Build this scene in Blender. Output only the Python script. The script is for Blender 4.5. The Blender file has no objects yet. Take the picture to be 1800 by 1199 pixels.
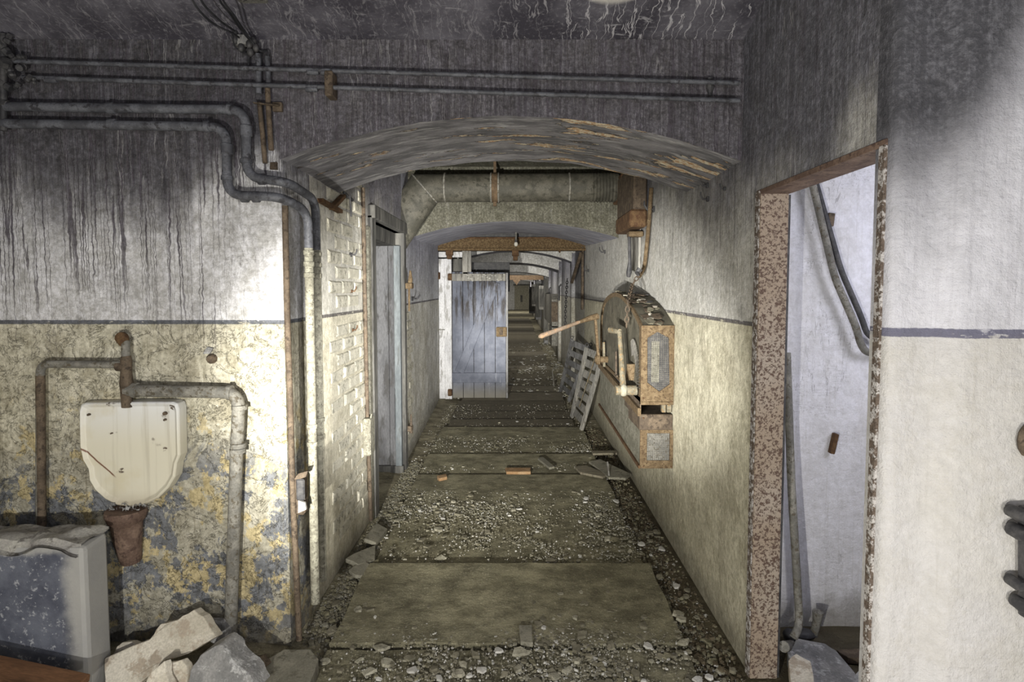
import bpy, bmesh, math, random
from mathutils import Vector, Matrix, noise
random.seed(7)
R = math.radians
SC = bpy.context.scene
COL = SC.collection
# ------------------------------------------------------------------ camera
H = 1.6; PITCH = R(3.0); FPX = 1000.0; PCX, PCY = 908.0, 560.0
cd = bpy.data.cameras.new('camera'); cam = bpy.data.objects.new('camera', cd); COL.objects.link(cam)
cam.location = (0, 0, H); cam.rotation_euler = (R(90) - PITCH, 0, 0)
cd.sensor_width = 36; cd.lens = 36 * FPX / 1800
cd.shift_x = -8 / 1800; cd.shift_y = -39.5 / 1800
cd.clip_start = .05; cd.clip_end = 200
SC.camera = cam
# ------------------------------------------------------------------ world, light, exposure
w = bpy.data.worlds.new('world'); SC.world = w; w.use_nodes = True
w.node_tree.nodes['Background'].inputs[0].default_value = (.8, .83, 1, 1)
w.node_tree.nodes['Background'].inputs[1].default_value = .02
SC.view_settings.view_transform = 'Standard'; SC.view_settings.look = 'None'
SC.view_settings.gamma = 1; SC.view_settings.use_curve_mapping = False
SC.view_settings.exposure = 0.38
def light(name, kind, loc, energy, color, aim=None, **kw):
    d = bpy.data.lights.new(name, kind); d.energy = energy; d.color = color
    for k, v in kw.items(): setattr(d, k, v)
    o = bpy.data.objects.new(name, d); COL.objects.link(o); o.location = loc
    if aim: o.rotation_euler = (Vector(aim) - Vector(loc)).to_track_quat('-Z', 'Y').to_euler()
    return o
WARM = (1, .97, .89)
TL = (-.6, -.3, .95)
light('second_torch', 'POINT', (.45, -.1, .9), 48, WARM, shadow_soft_size=.06)
light('torch_light', 'POINT', TL, 122, WARM, shadow_soft_size=.02)
light('torch_beam', 'SPOT', TL, 1500, (1, .97, .88), (.0, 8, 1.35), spot_size=R(44), spot_blend=1.0, shadow_soft_size=.03)  # extra cone at the torch, added to offset falloff in the corridor
light('torch_left_wash', 'SPOT', (.72, .3, 1.1), 950, (1, .985, .95), (-1.01, 4.7, 1.25), spot_size=R(36), spot_blend=.9, shadow_soft_size=.03)  # added spot that brightens the left corridor wall
light('torch_right_wash', 'SPOT', (-.72, .2, 1.0), 760, (1, .98, .93), (.965, 3.9, 1.25), spot_size=R(30), spot_blend=.9, shadow_soft_size=.03)  # fill spot added for the dim right corridor wall
light('torch_beam_far', 'SPOT', TL, 3600, (1, .97, .88), (.45, 18, 1.0), spot_size=R(12), spot_blend=1.0, shadow_soft_size=.03)  # narrow cone added at the torch to lift the deepest stretch
light('fill_room', 'AREA', (.2, -.9, 2.0), 9, (.88, .9, 1), (.1, 3, 1.2), shape='RECTANGLE', size=1.6, size_y=1.0)  # soft fill added near the camera, not a fixture of the room
light('lamp_side_room', 'POINT', (1.9, 1.8, 1.7), 13, (.9, .91, 1), shadow_soft_size=.2)  # point light inside the side room, no fixture modelled
for i, (y, e) in enumerate(((4.1, 2.0), (10.8, 12), (14.5, 20), (18.8, 28), (24, 30), (31, 34), (39, 60))):
    light('fill_bay', 'AREA', (0, y, 2.42), e, (1, .96, .88), (0, y + .6, 0), shape='RECTANGLE', size=1.2, size_y=.8)  # unseen fill lights added between the arches to brighten the corridor
# ------------------------------------------------------------------ pixel -> place
def ray(px, py):
    xc = (px - PCX) / FPX; yc = -(py - PCY) / FPX
    c, s = math.cos(PITCH), math.sin(PITCH)
    return Vector((xc, c + yc * s, -s + yc * c))
def at(px, py, Y): d = ray(px, py); return Vector((0, 0, H)) + d * (Y / d.y)
def onX(px, py, X): d = ray(px, py); return Vector((0, 0, H)) + d * (X / d.x)
def onZ(px, py, Z=0.0): d = ray(px, py); return Vector((0, 0, H)) + d * ((Z - H) / d.z)
# ------------------------------------------------------------------ mesh builder
class MB:
    def __init__(s): s.v = []; s.f = []; s.mi = []; s.cur = 0
    def add(s, vs, fs):
        b = len(s.v); s.v += [Vector(v) for v in vs]
        s.f += [tuple(b + i for i in f) for f in fs]; s.mi += [s.cur] * len(fs); return s
    def box(s, lo, hi, c=0.0, M=None):
        (x0, y0, z0), (x1, y1, z1) = lo, hi
        if x0 > x1: x0, x1 = x1, x0
        if y0 > y1: y0, y1 = y1, y0
        if z0 > z1: z0, z1 = z1, z0
        if c <= 0:
            vs = [(x, y, z) for x in (x0, x1) for y in (y0, y1) for z in (z0, z1)]
            fs = [(0, 1, 3, 2), (4, 6, 7, 5), (0, 4, 5, 1), (2, 3, 7, 6), (0, 2, 6, 4), (1, 5, 7, 3)]
        else:
            bm = bmesh.new(); bmesh.ops.create_cube(bm, size=1)
            for v in bm.verts: v.co = Vector(((x0 + x1) / 2 + v.co.x * (x1 - x0), (y0 + y1) / 2 + v.co.y * (y1 - y0), (z0 + z1) / 2 + v.co.z * (z1 - z0)))
            c = min(c, .45 * min(x1 - x0, y1 - y0, z1 - z0))
            bmesh.ops.bevel(bm, geom=bm.edges[:], offset=c, segments=1, affect='EDGES')
            bm.verts.index_update(); vs = [v.co.copy() for v in bm.verts]; fs = [[v.index for v in f.verts] for f in bm.faces]; bm.free()
        if M: vs = [M @ Vector(v) for v in vs]
        return s.add(vs, fs)
    def bar(s, a, b, w, t, up=(0, 0, 1), c=0.0):
        a = Vector(a); b = Vector(b); d = b - a; L = d.length; y = d / L
        x = y.cross(Vector(up))
        if x.length < 1e-4: x = y.cross(Vector((1, 0, 0)))
        x.normalize(); z = x.cross(y)
        M = Matrix(((x.x, y.x, z.x, a.x), (x.y, y.y, z.y, a.y), (x.z, y.z, z.z, a.z), (0, 0, 0, 1)))
        return s.box((-w / 2, 0, -t / 2), (w / 2, L, t / 2), c, M)
    def tube(s, pts, r, n=10, cap=True):
        pts = [Vector(p) for p in pts]; rs = r if isinstance(r, (list, tuple)) else [r] * len(pts)
        T = []
        for i in range(len(pts)):
            a = pts[max(i - 1, 0)]; b = pts[min(i + 1, len(pts) - 1)]; T.append((b - a).normalized())
        u = T[0].orthogonal().normalized(); base = len(s.v); vs = []
        for i, p in enumerate(pts):
            u = (u - T[i] * u.dot(T[i])).normalized(); v = T[i].cross(u)
            for k in range(n):
                a = 2 * math.pi * k / n; vs.append(p + (u * math.cos(a) + v * math.sin(a)) * rs[i])
        fs = []
        for i in range(len(pts) - 1):
            for k in range(n):
                k2 = (k + 1) % n; fs.append((i * n + k, i * n + k2, (i + 1) * n + k2, (i + 1) * n + k))
        if cap: fs.append(tuple(range(n))[::-1]); fs.append(tuple((len(pts) - 1) * n + k for k in range(n)))
        return s.add(vs, fs)
    def ball(s, c, r, n=10, m=6, sc=(1, 1, 1)):
        c = Vector(c); vs = [c + Vector((0, 0, r * sc[2]))]; fs = []
        for i in range(1, m):
            t = math.pi * i / m
            for k in range(n):
                a = 2 * math.pi * k / n
                vs.append(c + Vector((math.sin(t) * math.cos(a) * r * sc[0], math.sin(t) * math.sin(a) * r * sc[1], math.cos(t) * r * sc[2])))
        vs.append(c - Vector((0, 0, r * sc[2])))
        for k in range(n): fs.append((0, 1 + k, 1 + (k + 1) % n))
        for i in range(m - 2):
            for k in range(n): a = 1 + i * n; fs.append((a + k, a + n + k, a + n + (k + 1) % n, a + (k + 1) % n))
        L = len(vs) - 1; a = 1 + (m - 2) * n
        for k in range(n): fs.append((L, a + (k + 1) % n, a + k))
        return s.add(vs, fs)
    def prism(s, poly, off):
        poly = [Vector(p) for p in poly]; off = Vector(off); n = len(poly)
        fs = [tuple(range(n))[::-1], tuple(range(n, 2 * n))] + [(i, (i + 1) % n, n + (i + 1) % n, n + i) for i in range(n)]
        return s.add(poly + [p + off for p in poly], fs)
    def build(s, name, mat, parent=None, smooth=False, bev=0, origin=None, cull=True):
        me = bpy.data.meshes.new(name)
        if parent is not None: o0 = woff(parent)
        elif origin is not None: o0 = Vector(origin)
        else:
            xs = [v.x for v in s.v]; ys = [v.y for v in s.v]; zs = [v.z for v in s.v]
            o0 = Vector(((min(xs) + max(xs)) / 2, (min(ys) + max(ys)) / 2, min(zs)))
        me.from_pydata([v - o0 for v in s.v], [], s.f); me.update()
        for m in (mat if isinstance(mat, (list, tuple)) else [mat]): me.materials.append(m)
        for p, i in zip(me.polygons, s.mi): p.material_index = i
        bm = bmesh.new(); bm.from_mesh(me); bmesh.ops.recalc_face_normals(bm, faces=bm.faces[:]); bm.to_mesh(me); bm.free()
        if smooth:
            for p in me.polygons: p.use_smooth = True
            me.set_sharp_from_angle(angle=R(40)) if hasattr(me, 'set_sharp_from_angle') else None
        o = bpy.data.objects.new(name, me); COL.objects.link(o)
        if parent is not None: o.parent = parent
        else: o.location = o0
        if bev:
            b = o.modifiers.new('bevel', 'BEVEL'); b.width = bev; b.segments = 2; b.limit_method = 'ANGLE'
        return o
def woff(o):
    p = Vector((0, 0, 0))
    while o is not None: p += o.location; o = o.parent
    return p
def tag(o, label, cat, group=None, kind=None):
    o['label'] = label; o['category'] = cat
    if group: o['group'] = group
    if kind: o['kind'] = kind
    return o
def struct(o, label=None):
    o['kind'] = 'structure'
    if label: o['label'] = label; o['category'] = 'wall' if 'wall' in o.name else o.name.split('_')[0].split('.')[0]
    return o
def thing(name, loc, label, cat, group=None):
    o = bpy.data.objects.new(name, None); COL.objects.link(o); o.location = loc; o.empty_display_size = .05
    return tag(o, label, cat, group)
def fillet(pts, r, n=6):
    pts = [Vector(p) for p in pts]; out = [pts[0]]
    for i in range(1, len(pts) - 1):
        a, b, c = pts[i - 1], pts[i], pts[i + 1]; d1 = (a - b); d2 = (c - b)
        rr = min(r, d1.length * .48, d2.length * .48); p0 = b + d1.normalized() * rr; p1 = b + d2.normalized() * rr
        for k in range(n + 1):
            t = k / n; out.append(p0 * (1 - t) ** 2 + b * 2 * t * (1 - t) + p1 * t * t)
    out.append(pts[-1]); return out
# ------------------------------------------------------------------ materials
class NT:
    def __init__(s, name):
        s.m = bpy.data.materials.new(name); s.m.use_nodes = True; s.t = s.m.node_tree; s.n = s.t.nodes; s.l = s.t.links
        s.b = s.n['Principled BSDF']; g = s.n.new('ShaderNodeNewGeometry'); s.P = g.outputs['Position']
        sp = s.n.new('ShaderNodeSeparateXYZ'); s.l.new(s.P, sp.inputs[0]); s.x, s.y, s.z = sp.outputs
    def inp(s, sock, v):
        if hasattr(v, 'is_output'): s.l.new(v, sock)
        elif isinstance(v, (tuple, list)) and len(v) == 3 and len(sock.default_value) == 4: sock.default_value = (*v, 1)
        else: sock.default_value = v
    def m_(s, op, a, b=0.0, c=None, clamp=False):
        n = s.n.new('ShaderNodeMath'); n.operation = op; n.use_clamp = clamp; s.inp(n.inputs[0], a); s.inp(n.inputs[1], b)
        if c is not None: s.inp(n.inputs[2], c)
        return n.outputs[0]
    def add(s, a, b): return s.m_('ADD', a, b)
    def sub(s, a, b): return s.m_('SUBTRACT', a, b)
    def mul(s, a, b): return s.m_('MULTIPLY', a, b)
    def smooth(s, v, a, b, lo=0.0, hi=1.0):
        n = s.n.new('ShaderNodeMapRange'); n.interpolation_type = 'SMOOTHSTEP'
        s.inp(n.inputs[0], v)
        if a > b: a, b, lo, hi = b, a, hi, lo
        for i, q in enumerate((a, b, lo, hi)): s.inp(n.inputs[i + 1], q)
        return n.outputs[0]
    def vec(s, x, y, z):
        n = s.n.new('ShaderNodeCombineXYZ'); s.inp(n.inputs[0], x); s.inp(n.inputs[1], y); s.inp(n.inputs[2], z); return n.outputs[0]
    def scale(s, sx, sy, sz, off=(0, 0, 0)):
        n = s.n.new('ShaderNodeMapping'); s.l.new(s.P, n.inputs[0]); n.inputs['Scale'].default_value = (sx, sy, sz); n.inputs['Location'].default_value = off; return n.outputs[0]
    def noise(s, scale, detail=4, rough=.55, vec=None, dist=0.0):
        n = s.n.new('ShaderNodeTexNoise'); s.l.new(vec or s.P, n.inputs['Vector']); n.inputs['Scale'].default_value = scale
        n.inputs['Detail'].default_value = detail; n.inputs['Roughness'].default_value = rough; n.inputs['Distortion'].default_value = dist
        return n.outputs[0]
    def voro(s, scale, vec=None, feat='F1'):
        n = s.n.new('ShaderNodeTexVoronoi'); s.l.new(vec or s.P, n.inputs['Vector']); n.inputs['Scale'].default_value = scale; n.feature = feat
        return n.outputs[0]
    def mix(s, f, a, b, mode='MIX'):
        n = s.n.new('ShaderNodeMix'); n.data_type = 'RGBA'; n.blend_type = mode; s.inp(n.inputs[0], f); s.inp(n.inputs[6], a); s.inp(n.inputs[7], b); return n.outputs[2]
    def blob(s, c, r, r0=0.0, sc=(1, 1, 1)):
        n = s.n.new('ShaderNodeVectorMath'); n.operation = 'SUBTRACT'; s.l.new(s.P, n.inputs[0]); n.inputs[1].default_value = c
        q = s.n.new('ShaderNodeVectorMath'); q.operation = 'MULTIPLY'; s.l.new(n.outputs[0], q.inputs[0]); q.inputs[1].default_value = sc
        d = s.n.new('ShaderNodeVectorMath'); d.operation = 'LENGTH'; s.l.new(q.outputs[0], d.inputs[0])
        return s.smooth(d.outputs['Value'], r, r0)
    def ridge(s, v, width, c=.5):
        return s.smooth(s.m_('ABSOLUTE', s.sub(v, c)), width, width * .3)
    def out(s, col, rough=.9, bump=None, strength=.5, dist=.01, metal=0.0, spec=.3):
        s.inp(s.b.inputs['Base Color'], col); s.inp(s.b.inputs['Roughness'], rough); s.inp(s.b.inputs['Metallic'], metal)
        s.b.inputs['Specular IOR Level'].default_value = spec
        if bump is not None:
            n = s.n.new('ShaderNodeBump'); n.inputs['Strength'].default_value = strength; n.inputs['Distance'].default_value = dist
            s.l.new(bump, n.inputs['Height']); s.l.new(n.outputs[0], s.b.inputs['Normal'])
        return s.m

def basic(name, c1, c2, scale=20, c3=None, rough=.8, bump=.5, dist=.004, stretch=(1, 1, 1), metal=0.0, lo=.42, hi=.6, spec=.3, fine=120):
    t = NT(name); v = t.scale(*stretch)
    n1 = t.noise(scale, 6, .65, v); n2 = t.noise(fine, 3, .6, v)
    col = t.mix(t.smooth(n1, lo, hi), c1, c2)
    if c3 is not None: col = t.mix(t.smooth(t.noise(scale * 2.7, 5, .7, v), .52, .62), col, c3)
    col = t.mix(t.smooth(n2, .35, .65, 0, .35), col, tuple(k * .45 for k in c1))
    return t.out(col, rough, t.add(n1, t.mul(n2, .5)), bump, dist, metal, spec)

def plaster(name, soot=(1.65, 2.15), sootcol=(.06, .056, .075), white=(.74, .74, .78), stripe=1.455, sh=.009, stripecol=(.11, .12, .15),
            cream=(.66, .61, .45), peel=True, drips=1.0, blobs=(), yslope=0.0, yref=2.5, grey=None, lowpatch=.5, sootmax=1.0, blue=True, uaxis='both', streak=1.0, runs=1.0, grime=1.0, cracks=.55):
    t = NT(name)
    sx = 1 if uaxis in ('both', 'x') else 0; sy = 1 if uaxis in ('both', 'y') else 0
    big = t.noise(1.6, 4, .6); mid = t.noise(7, 6, .65); fine = t.noise(70, 5, .7); grit = t.noise(260, 2, .6)
    st1 = t.noise(1, 5, .7, t.scale(26, 26, 1.0)); st2 = t.noise(1, 4, .65, t.scale(75, 75, 2.0)); st3 = t.noise(1, 3, .6, t.scale(9, 9, .6))
    ze = t.add(t.z, t.mul(t.sub(st1, .5), .42 * streak)); ze = t.add(ze, t.mul(t.sub(big, .5), .75)); ze = t.add(ze, t.mul(t.sub(st3, .5), .35 * streak)); ze = t.add(ze, t.mul(t.sub(fine, .5), .22))
    if yslope: ze = t.sub(ze, t.mul(t.m_('MAXIMUM', t.sub(t.y, yref), 0.0), yslope))
    for (c, r, d, sc) in blobs: ze = t.add(ze, t.mul(t.blob(c, r, 0.0, sc), d))
    s = t.smooth(ze, soot[0], soot[1], 0, sootmax)
    # whitewash, soot on it
    wh = t.mix(t.smooth(mid, .35, .7), white, tuple(k * .82 for k in white))
    wh = t.mix(t.smooth(st2, .5, .75, 0, .3), wh, (.32, .31, .35))
    sc_ = t.mix(t.smooth(t.add(t.mul(st2, .3 + .2 * streak), t.mul(fine, .7 - .2 * streak)), .42, .68), sootcol, tuple(k * 2.1 + .02 for k in sootcol))
    sc_ = t.mix(t.smooth(mid, .5, .72, 0, .6), sc_, tuple(k * .6 for k in sootcol))
    # pale runs in the soot
    xx = t.add(t.add(t.x, t.y), t.mul(t.sub(t.noise(9, 3), .5), .05))
    lv = t.noise(1, 2, .5, t.vec(t.mul(xx, 22), 0.0, t.mul(t.z, .8)))
    sc_ = t.mix(t.mul(t.ridge(lv, .010, .45), t.smooth(t.noise(3.0, 2), .5, .65, 0, .7 * runs)), sc_, (.34, .335, .35))
    wr = t.noise(1, 5, .75, t.scale(60, 60, 7)); sc_ = t.mix(t.smooth(wr, .6, .7, 0, .55 * runs), sc_, (.33, .32, .34))
    up = t.mix(s, wh, sc_)
    # black drips running down over the white
    xd = t.add(t.add(t.x, t.y), t.mul(t.sub(t.noise(30, 2, .5, t.scale(1, 1, .8)), .5), .022))
    dv = t.noise(1, 1, .5, t.vec(t.mul(xd, 40), 3.3, t.mul(t.z, .35)))
    dv2 = t.noise(1, 1, .5, t.vec(t.mul(xd, 26), 7.1, t.mul(t.z, .3)))
    drip = t.m_('MAXIMUM', t.ridge(dv, .022, .5), t.ridge(dv2, .014, .47))
    dm = t.smooth(t.add(ze, t.mul(t.sub(st1, .5), .3)), soot[0] - .42, soot[0] + .05, 0, drips)
    drip = t.mul(drip, dm)
    up = t.mix(drip, up, (.10, .09, .11))
    # lower field
    lp = t.smooth(t.add(mid, t.mul(t.sub(fine, .5), .5)), .47, .6)
    low = t.mix(t.mul(lp, lowpatch), cream, (.36, .325, .24))
    low = t.mix(t.smooth(big, .45, .62, 0, .5 * lowpatch + .15), low, (.50, .47, .38))
    edge = None
    if peel:
        pz = t.smooth(t.add(t.z, t.mul(t.sub(big, .5), .35)), .98, .72)       # blue-grey dado under the cream
        pn = t.noise(5.5, 8, .7, None, .4)
        bl = t.mul(pz, t.smooth(pn, .49, .51))
        if blue:
            low = t.mix(t.smooth(t.add(t.z, t.mul(t.sub(big, .5), .2)), .9, .86, 0, .45), low, (.36, .345, .30))
            low = t.mix(bl, low, t.mix(mid, (.15, .16, .185), (.27, .28, .30)))
            yl = t.mul(t.smooth(t.noise(7.5, 8, .72, t.scale(1, 1, .8, (3, 5, 1))), .53, .56), t.smooth(t.z, 1.25, .9))
            low = t.mix(t.mul(yl, .9), low, (.62, .52, .30))
        e = t.ridge(t.noise(11, 7, .7, None, .6), .008, .5); edge = e
        low = t.mix(t.mul(e, .4), low, (.14, .12, .09))
        low = t.mix(t.mul(t.mul(drip, t.smooth(t.z, 1.0, 1.4)), .8), low, (.14, .12, .12))
    low = t.mix(t.smooth(st2, .56, .72, 0, .45 * min(1, grime + .05)), low, (.25, .22, .16))
    low = t.mix(t.smooth(t.add(t.z, t.mul(t.sub(mid, .5), .35)), .22, .0, 0, .7), low, (.20, .185, .145))
    if grey is not None: up = t.mix(grey, up, (.2, .2, .25), 'MIX'); low = t.mix(grey * .8, low, (.24, .24, .26))
    zb = t.add(t.z, t.mul(t.sub(mid, .5), .03))
    col = t.mix(t.smooth(zb, stripe - .004, stripe + .004), low, up)
    sm = t.smooth(t.m_('ABSOLUTE', t.sub(t.add(t.z, t.mul(t.sub(fine, .5), .006)), stripe)), sh + .0015, sh - .0015)
    sm = t.mul(sm, t.smooth(t.noise(18, 4, .6, t.scale(1, 1, 3)), .36, .42, .25, .92))
    col = t.mix(sm, col, stripecol)
    g1 = t.noise(38, 7, .78, None, .3); g2 = t.noise(13, 6, .7, t.scale(1, 1, .7), .5)
    col = t.mix(grime, col, t.mix(t.smooth(g1, .36, .64), (.66, .655, .63), (1.1, 1.1, 1.1)), 'MULTIPLY')
    col = t.mix(.8 * grime, col, t.mix(t.smooth(g2, .34, .62), (.74, .73, .69), (1.06, 1.06, 1.06)), 'MULTIPLY')
    c1_ = t.ridge(t.noise(1, 5, .7, t.scale(9, 9, 1.1, (2, 2, 2)), .5), .006, .5); c2_ = t.ridge(t.noise(1, 5, .75, t.scale(3, 3, 26)), .007, .52)
    cm = t.smooth(t.noise(2.6, 3), .48, .62); ckk = t.mul(t.m_('MAXIMUM', c1_, c2_), cm)
    col = t.mix(t.mul(ckk, cracks), col, (.14, .13, .13))
    h = t.add(t.mul(mid, 1.2), t.mul(fine, .35)); h = t.add(h, t.mul(grit, .08)); h = t.add(h, t.mul(st1, .25))
    h = t.add(h, t.mul(t.noise(1, 4, .7, t.scale(14, 14, 60)), .16))
    h = t.sub(h, t.mul(drip, .15))
    if edge is not None:
        lowmask = t.smooth(t.z, stripe, stripe - .02)
        h = t.add(h, t.mul(t.mul(lowmask, t.smooth(t.noise(11, 7, .7, None, .6), .49, .52)), .4))
    h = t.add(h, t.mul(g1, .35))
    return t.out(col, .92, h, .9, .014, 0.0, .15)
# ------------------------------------------------------------------ layout
XL, XR, YF, YD = -1.01, .965, 2.47, 8.15
ZS, ZC = 2.14, 2.335
M = {}
M['front_left'] = plaster('plaster_front_left', soot=(1.62, 2.12), sootcol=(.076, .074, .086), drips=.9,
    blobs=[((-1.12, 2.47, 1.8), .38, -.75, (1, .4, .7)), ((-2.0, 2.47, 1.6), .6, -.12, (1, 1, .6))], cream=(.66, .63, .52), lowpatch=.6)
M['left'] = plaster('plaster_left', soot=(1.95, 2.35), sootcol=(.17, .165, .19), white=(.66, .64, .58), cream=(.70, .66, .54), peel=False, streak=.6,
    drips=.3, lowpatch=.35, stripecol=(.13, .12, .12), grime=.7, cracks=0)
M['left_far'] = plaster('plaster_left_far', soot=(1.5, 2.1), sootcol=(.30, .30, .37), white=(.82, .83, .88), cream=(.82, .81, .78), peel=False,
    drips=.4, lowpatch=.4, stripecol=(.13, .12, .14), sootmax=.8)
M['right'] = plaster('plaster_right', soot=(1.6, 2.15), sootcol=(.115, .115, .135), streak=.6, white=(.66, .65, .62), cream=(.68, .645, .51), peel=False,
    drips=.45, lowpatch=.42, yslope=.22, yref=2.2, blobs=[((.965, 7.0, 2.0), 1.6, .55, (1, 1, 1)), ((.965, 4.6, 2.3), .7, .5, (1, 1, 1)), ((.965, 1.62, 2.1), .22, -.35, (1, 1, .8)), ((.965, 1.5, 1.5), .5, -.5, (1, 1, .7))], stripecol=(.14, .13, .14), grime=.8, cracks=.2)
M['right_far'] = plaster('plaster_right_far', soot=(1.6, 2.1), sootcol=(.16, .16, .2), white=(.52, .52, .55), cream=(.50, .49, .46), peel=False,
    drips=.6, lowpatch=.4, sootmax=.8, stripe=1.455, stripecol=(.2, .19, .2))
M['front_right'] = plaster('plaster_front_right', soot=(1.9, 3.3), sootcol=(.07, .07, .08), streak=.1, runs=.0, white=(.62, .62, .68), cream=(.56, .55, .56), peel=False,
    drips=0, lowpatch=.12, stripe=1.487, sh=.0115, stripecol=(.12, .12, .18), grime=.2, cracks=.12, blobs=[((1.02, 1.46, 2.9), 1.25, 2.6, (3.4, 1, .8))])
M['side_room'] = plaster('plaster_side_room', soot=(3, 4), white=(.80, .80, .86), cream=(.80, .80, .86), peel=False, drips=0, lowpatch=.06, stripe=5, sh=.001, grime=.35, cracks=.5)
M['left_dark'] = plaster('plaster_left_dark', soot=(1, 1.5), sootcol=(.012, .012, .018), white=(.03, .03, .035), cream=(.02, .02, .02), peel=False, drips=0)  # near-black colour stands for the blue door's shadow on this wall
M['beam'] = plaster('plaster_beam', soot=(1.5, 1.9), sootcol=(.105, .10, .115), drips=.9, peel=False, stripe=0, streak=.7)
M['far'] = plaster('plaster_far', soot=(4, 5), white=(.72, .72, .72), cream=(.6, .6, .58), peel=False, drips=.3, stripe=0, lowpatch=.2)

def soffit(name, base, dark, pale, pk, streak=.5):
    t = NT(name)
    n1 = t.noise(3.5, 6, .65, t.scale(1, 2.2, 1)); f = t.noise(60, 4, .7); st = t.noise(1, 5, .7, t.scale(6, 34, 6))
    col = t.mix(t.smooth(n1, .4, .62), dark, base)
    col = t.mix(t.smooth(st, .5, .7, 0, streak), col, tuple(min(.6, k * 2.6) for k in base))
    pv = t.noise(1, 7, .62, t.scale(3.2, 13, 2, (1.7, .4, 0)), .5)
    pv = t.add(pv, t.smooth(t.x, -.6, .5, -.045, .012)); pm = t.smooth(pv, pk, pk + .015); rim = t.mul(t.smooth(pv, pk - .03, pk), t.sub(1.0, pm))
    col = t.mix(rim, col, tuple(k * .35 for k in dark))
    col = t.mix(pm, col, t.mix(t.smooth(f, .4, .6), pale, (.42, .25, .13)))
    h = t.add(t.add(n1, t.mul(f, .3)), t.sub(t.mul(st, .4), t.mul(pm, .6)))
    return t.out(col, .9, h, .8, .012)
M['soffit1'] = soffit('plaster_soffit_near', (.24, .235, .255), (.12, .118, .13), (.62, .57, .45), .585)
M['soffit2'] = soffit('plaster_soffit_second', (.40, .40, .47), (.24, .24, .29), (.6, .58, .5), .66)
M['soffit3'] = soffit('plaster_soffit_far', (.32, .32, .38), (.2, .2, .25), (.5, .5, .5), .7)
M['bay'] = plaster('plaster_bay', soot=(1.2, 1.6), sootcol=(.10, .097, .078), drips=0, peel=False, stripe=0, streak=.1, runs=.3, white=(.5, .5, .45))
def ceilmat():
    t = NT('sooty_ceiling')
    n1 = t.noise(2.2, 6, .65, None, .3); f = t.noise(60, 5, .7); st = t.noise(1, 4, .7, t.scale(8, 30, 8), .8)
    col = t.mix(t.smooth(n1, .38, .66), (.045, .042, .055), (.14, .135, .16))
    col = t.mix(t.smooth(f, .5, .7, 0, .5), col, (.24, .235, .26))
    pa = t.mul(t.smooth(st, .62, .7), t.smooth(t.x, -.9, .3, .25, .7)); col = t.mix(pa, col, (.36, .355, .38))
    lv = t.noise(1, 3, .6, t.vec(t.mul(t.add(t.x, t.mul(t.noise(12, 3), .07)), 16), t.mul(t.y, 2), 0.0))
    col = t.mix(t.mul(t.ridge(lv, .014), t.smooth(t.x, -.2, .5, .2, .8)), col, (.48, .47, .5))
    pb = t.blob((.36, 2.12, 2.78), .2, .175, (1, 1, 1)); col = t.mix(pb, col, t.mix(f, (.35, .34, .33), (.52, .5, .47)))
    return t.out(col, .9, t.add(n1, t.mul(f, .4)), .8, .012)
M['ceiling'] = ceilmat()
def floormat(name, c1, c2, c3, wet=True):
    t = NT(name)
    n1 = t.noise(2.5, 6, .6); n2 = t.noise(14, 6, .7); f = t.noise(120, 4, .7); sp = t.voro(55); sp2 = t.noise(45, 4, .7)
    col = t.mix(t.smooth(n1, .38, .62), c1, c2)
    col = t.mix(t.smooth(n2, .5, .64, 0, .6), col, c3)
    col = t.mix(t.smooth(f, .52, .7, 0, .55), col, tuple(k * 1.9 for k in c2))
    col = t.mix(t.smooth(t.mul(sp2, f), .33, .40, 0, .9), col, (.42, .395, .31))
    cn = t.noise(5, 7, .75, t.scale(1, 1.6, 1)); col = t.mix(1.0, col, t.mix(t.smooth(cn, .38, .62), (.62, .61, .58), (1.15, 1.15, 1.12)), 'MULTIPLY')
    ro = .9
    if wet:
        wm = t.mul(t.smooth(t.add(t.x, t.mul(t.sub(n2, .5), .5)), .55, .75), t.smooth(t.y, 7, 5.4))
        col = t.mix(t.mul(wm, .8), col, (.05, .038, .02)); ro = t.smooth(wm, 0, 1, .92, .6)
    h = t.add(t.mul(n2, .8), t.add(t.mul(f, .35), t.mul(sp2, .7)))
    return t.out(col, ro, h, .7, .012, 0, .25)
M['floor'] = floormat('dirt_floor', (.20, .18, .125), (.29, .265, .19), (.11, .096, .066))
M['slab'] = floormat('dusty_slab', (.18, .168, .118), (.245, .228, .158), (.125, .114, .08), False)
M['plank_dark'] = basic('floor_plank_dark', (.12, .105, .075), (.19, .17, .12), 6, (.07, .06, .045), .9, .6, .006, (1, 9, 1))
M['plank'] = basic('floor_plank_wood', (.20, .18, .135), (.28, .25, .185), 6, (.11, .095, .07), .9, .6, .006, (1, 9, 1))
M['brickpaint'] = basic('whitewashed_brick', (.50, .475, .39), (.64, .61, .51), 9, (.27, .26, .21), .9, .7, .006, lo=.4, hi=.6)
M['mortar'] = basic('lime_mortar', (.44, .42, .35), (.56, .53, .44), 12, None, .95, .6, .006)
M['rust'] = basic('rust_iron', (.085, .045, .022), (.15, .09, .045), 18, (.09, .045, .025), .85, .7, .004)
M['rust_ochre'] = basic('rust_ochre', (.12, .083, .045), (.19, .138, .08), 30, (.065, .04, .022), .85, .7, .004)
M['rust_gold'] = basic('rust_gold', (.085, .055, .028), (.21, .15, .08), 60, (.13, .07, .03), .85, .9, .006)
M['rust_pipe'] = basic('rust_pipe_brown', (.085, .064, .046), (.145, .11, .077), 14, (.05, .037, .027), .8, .5, .003)
M['pipe_dark'] = basic('sooty_iron_pipe', (.065, .067, .078), (.13, .135, .155), 12, (.035, .034, .04), .6, .4, .003, spec=.5)
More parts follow.
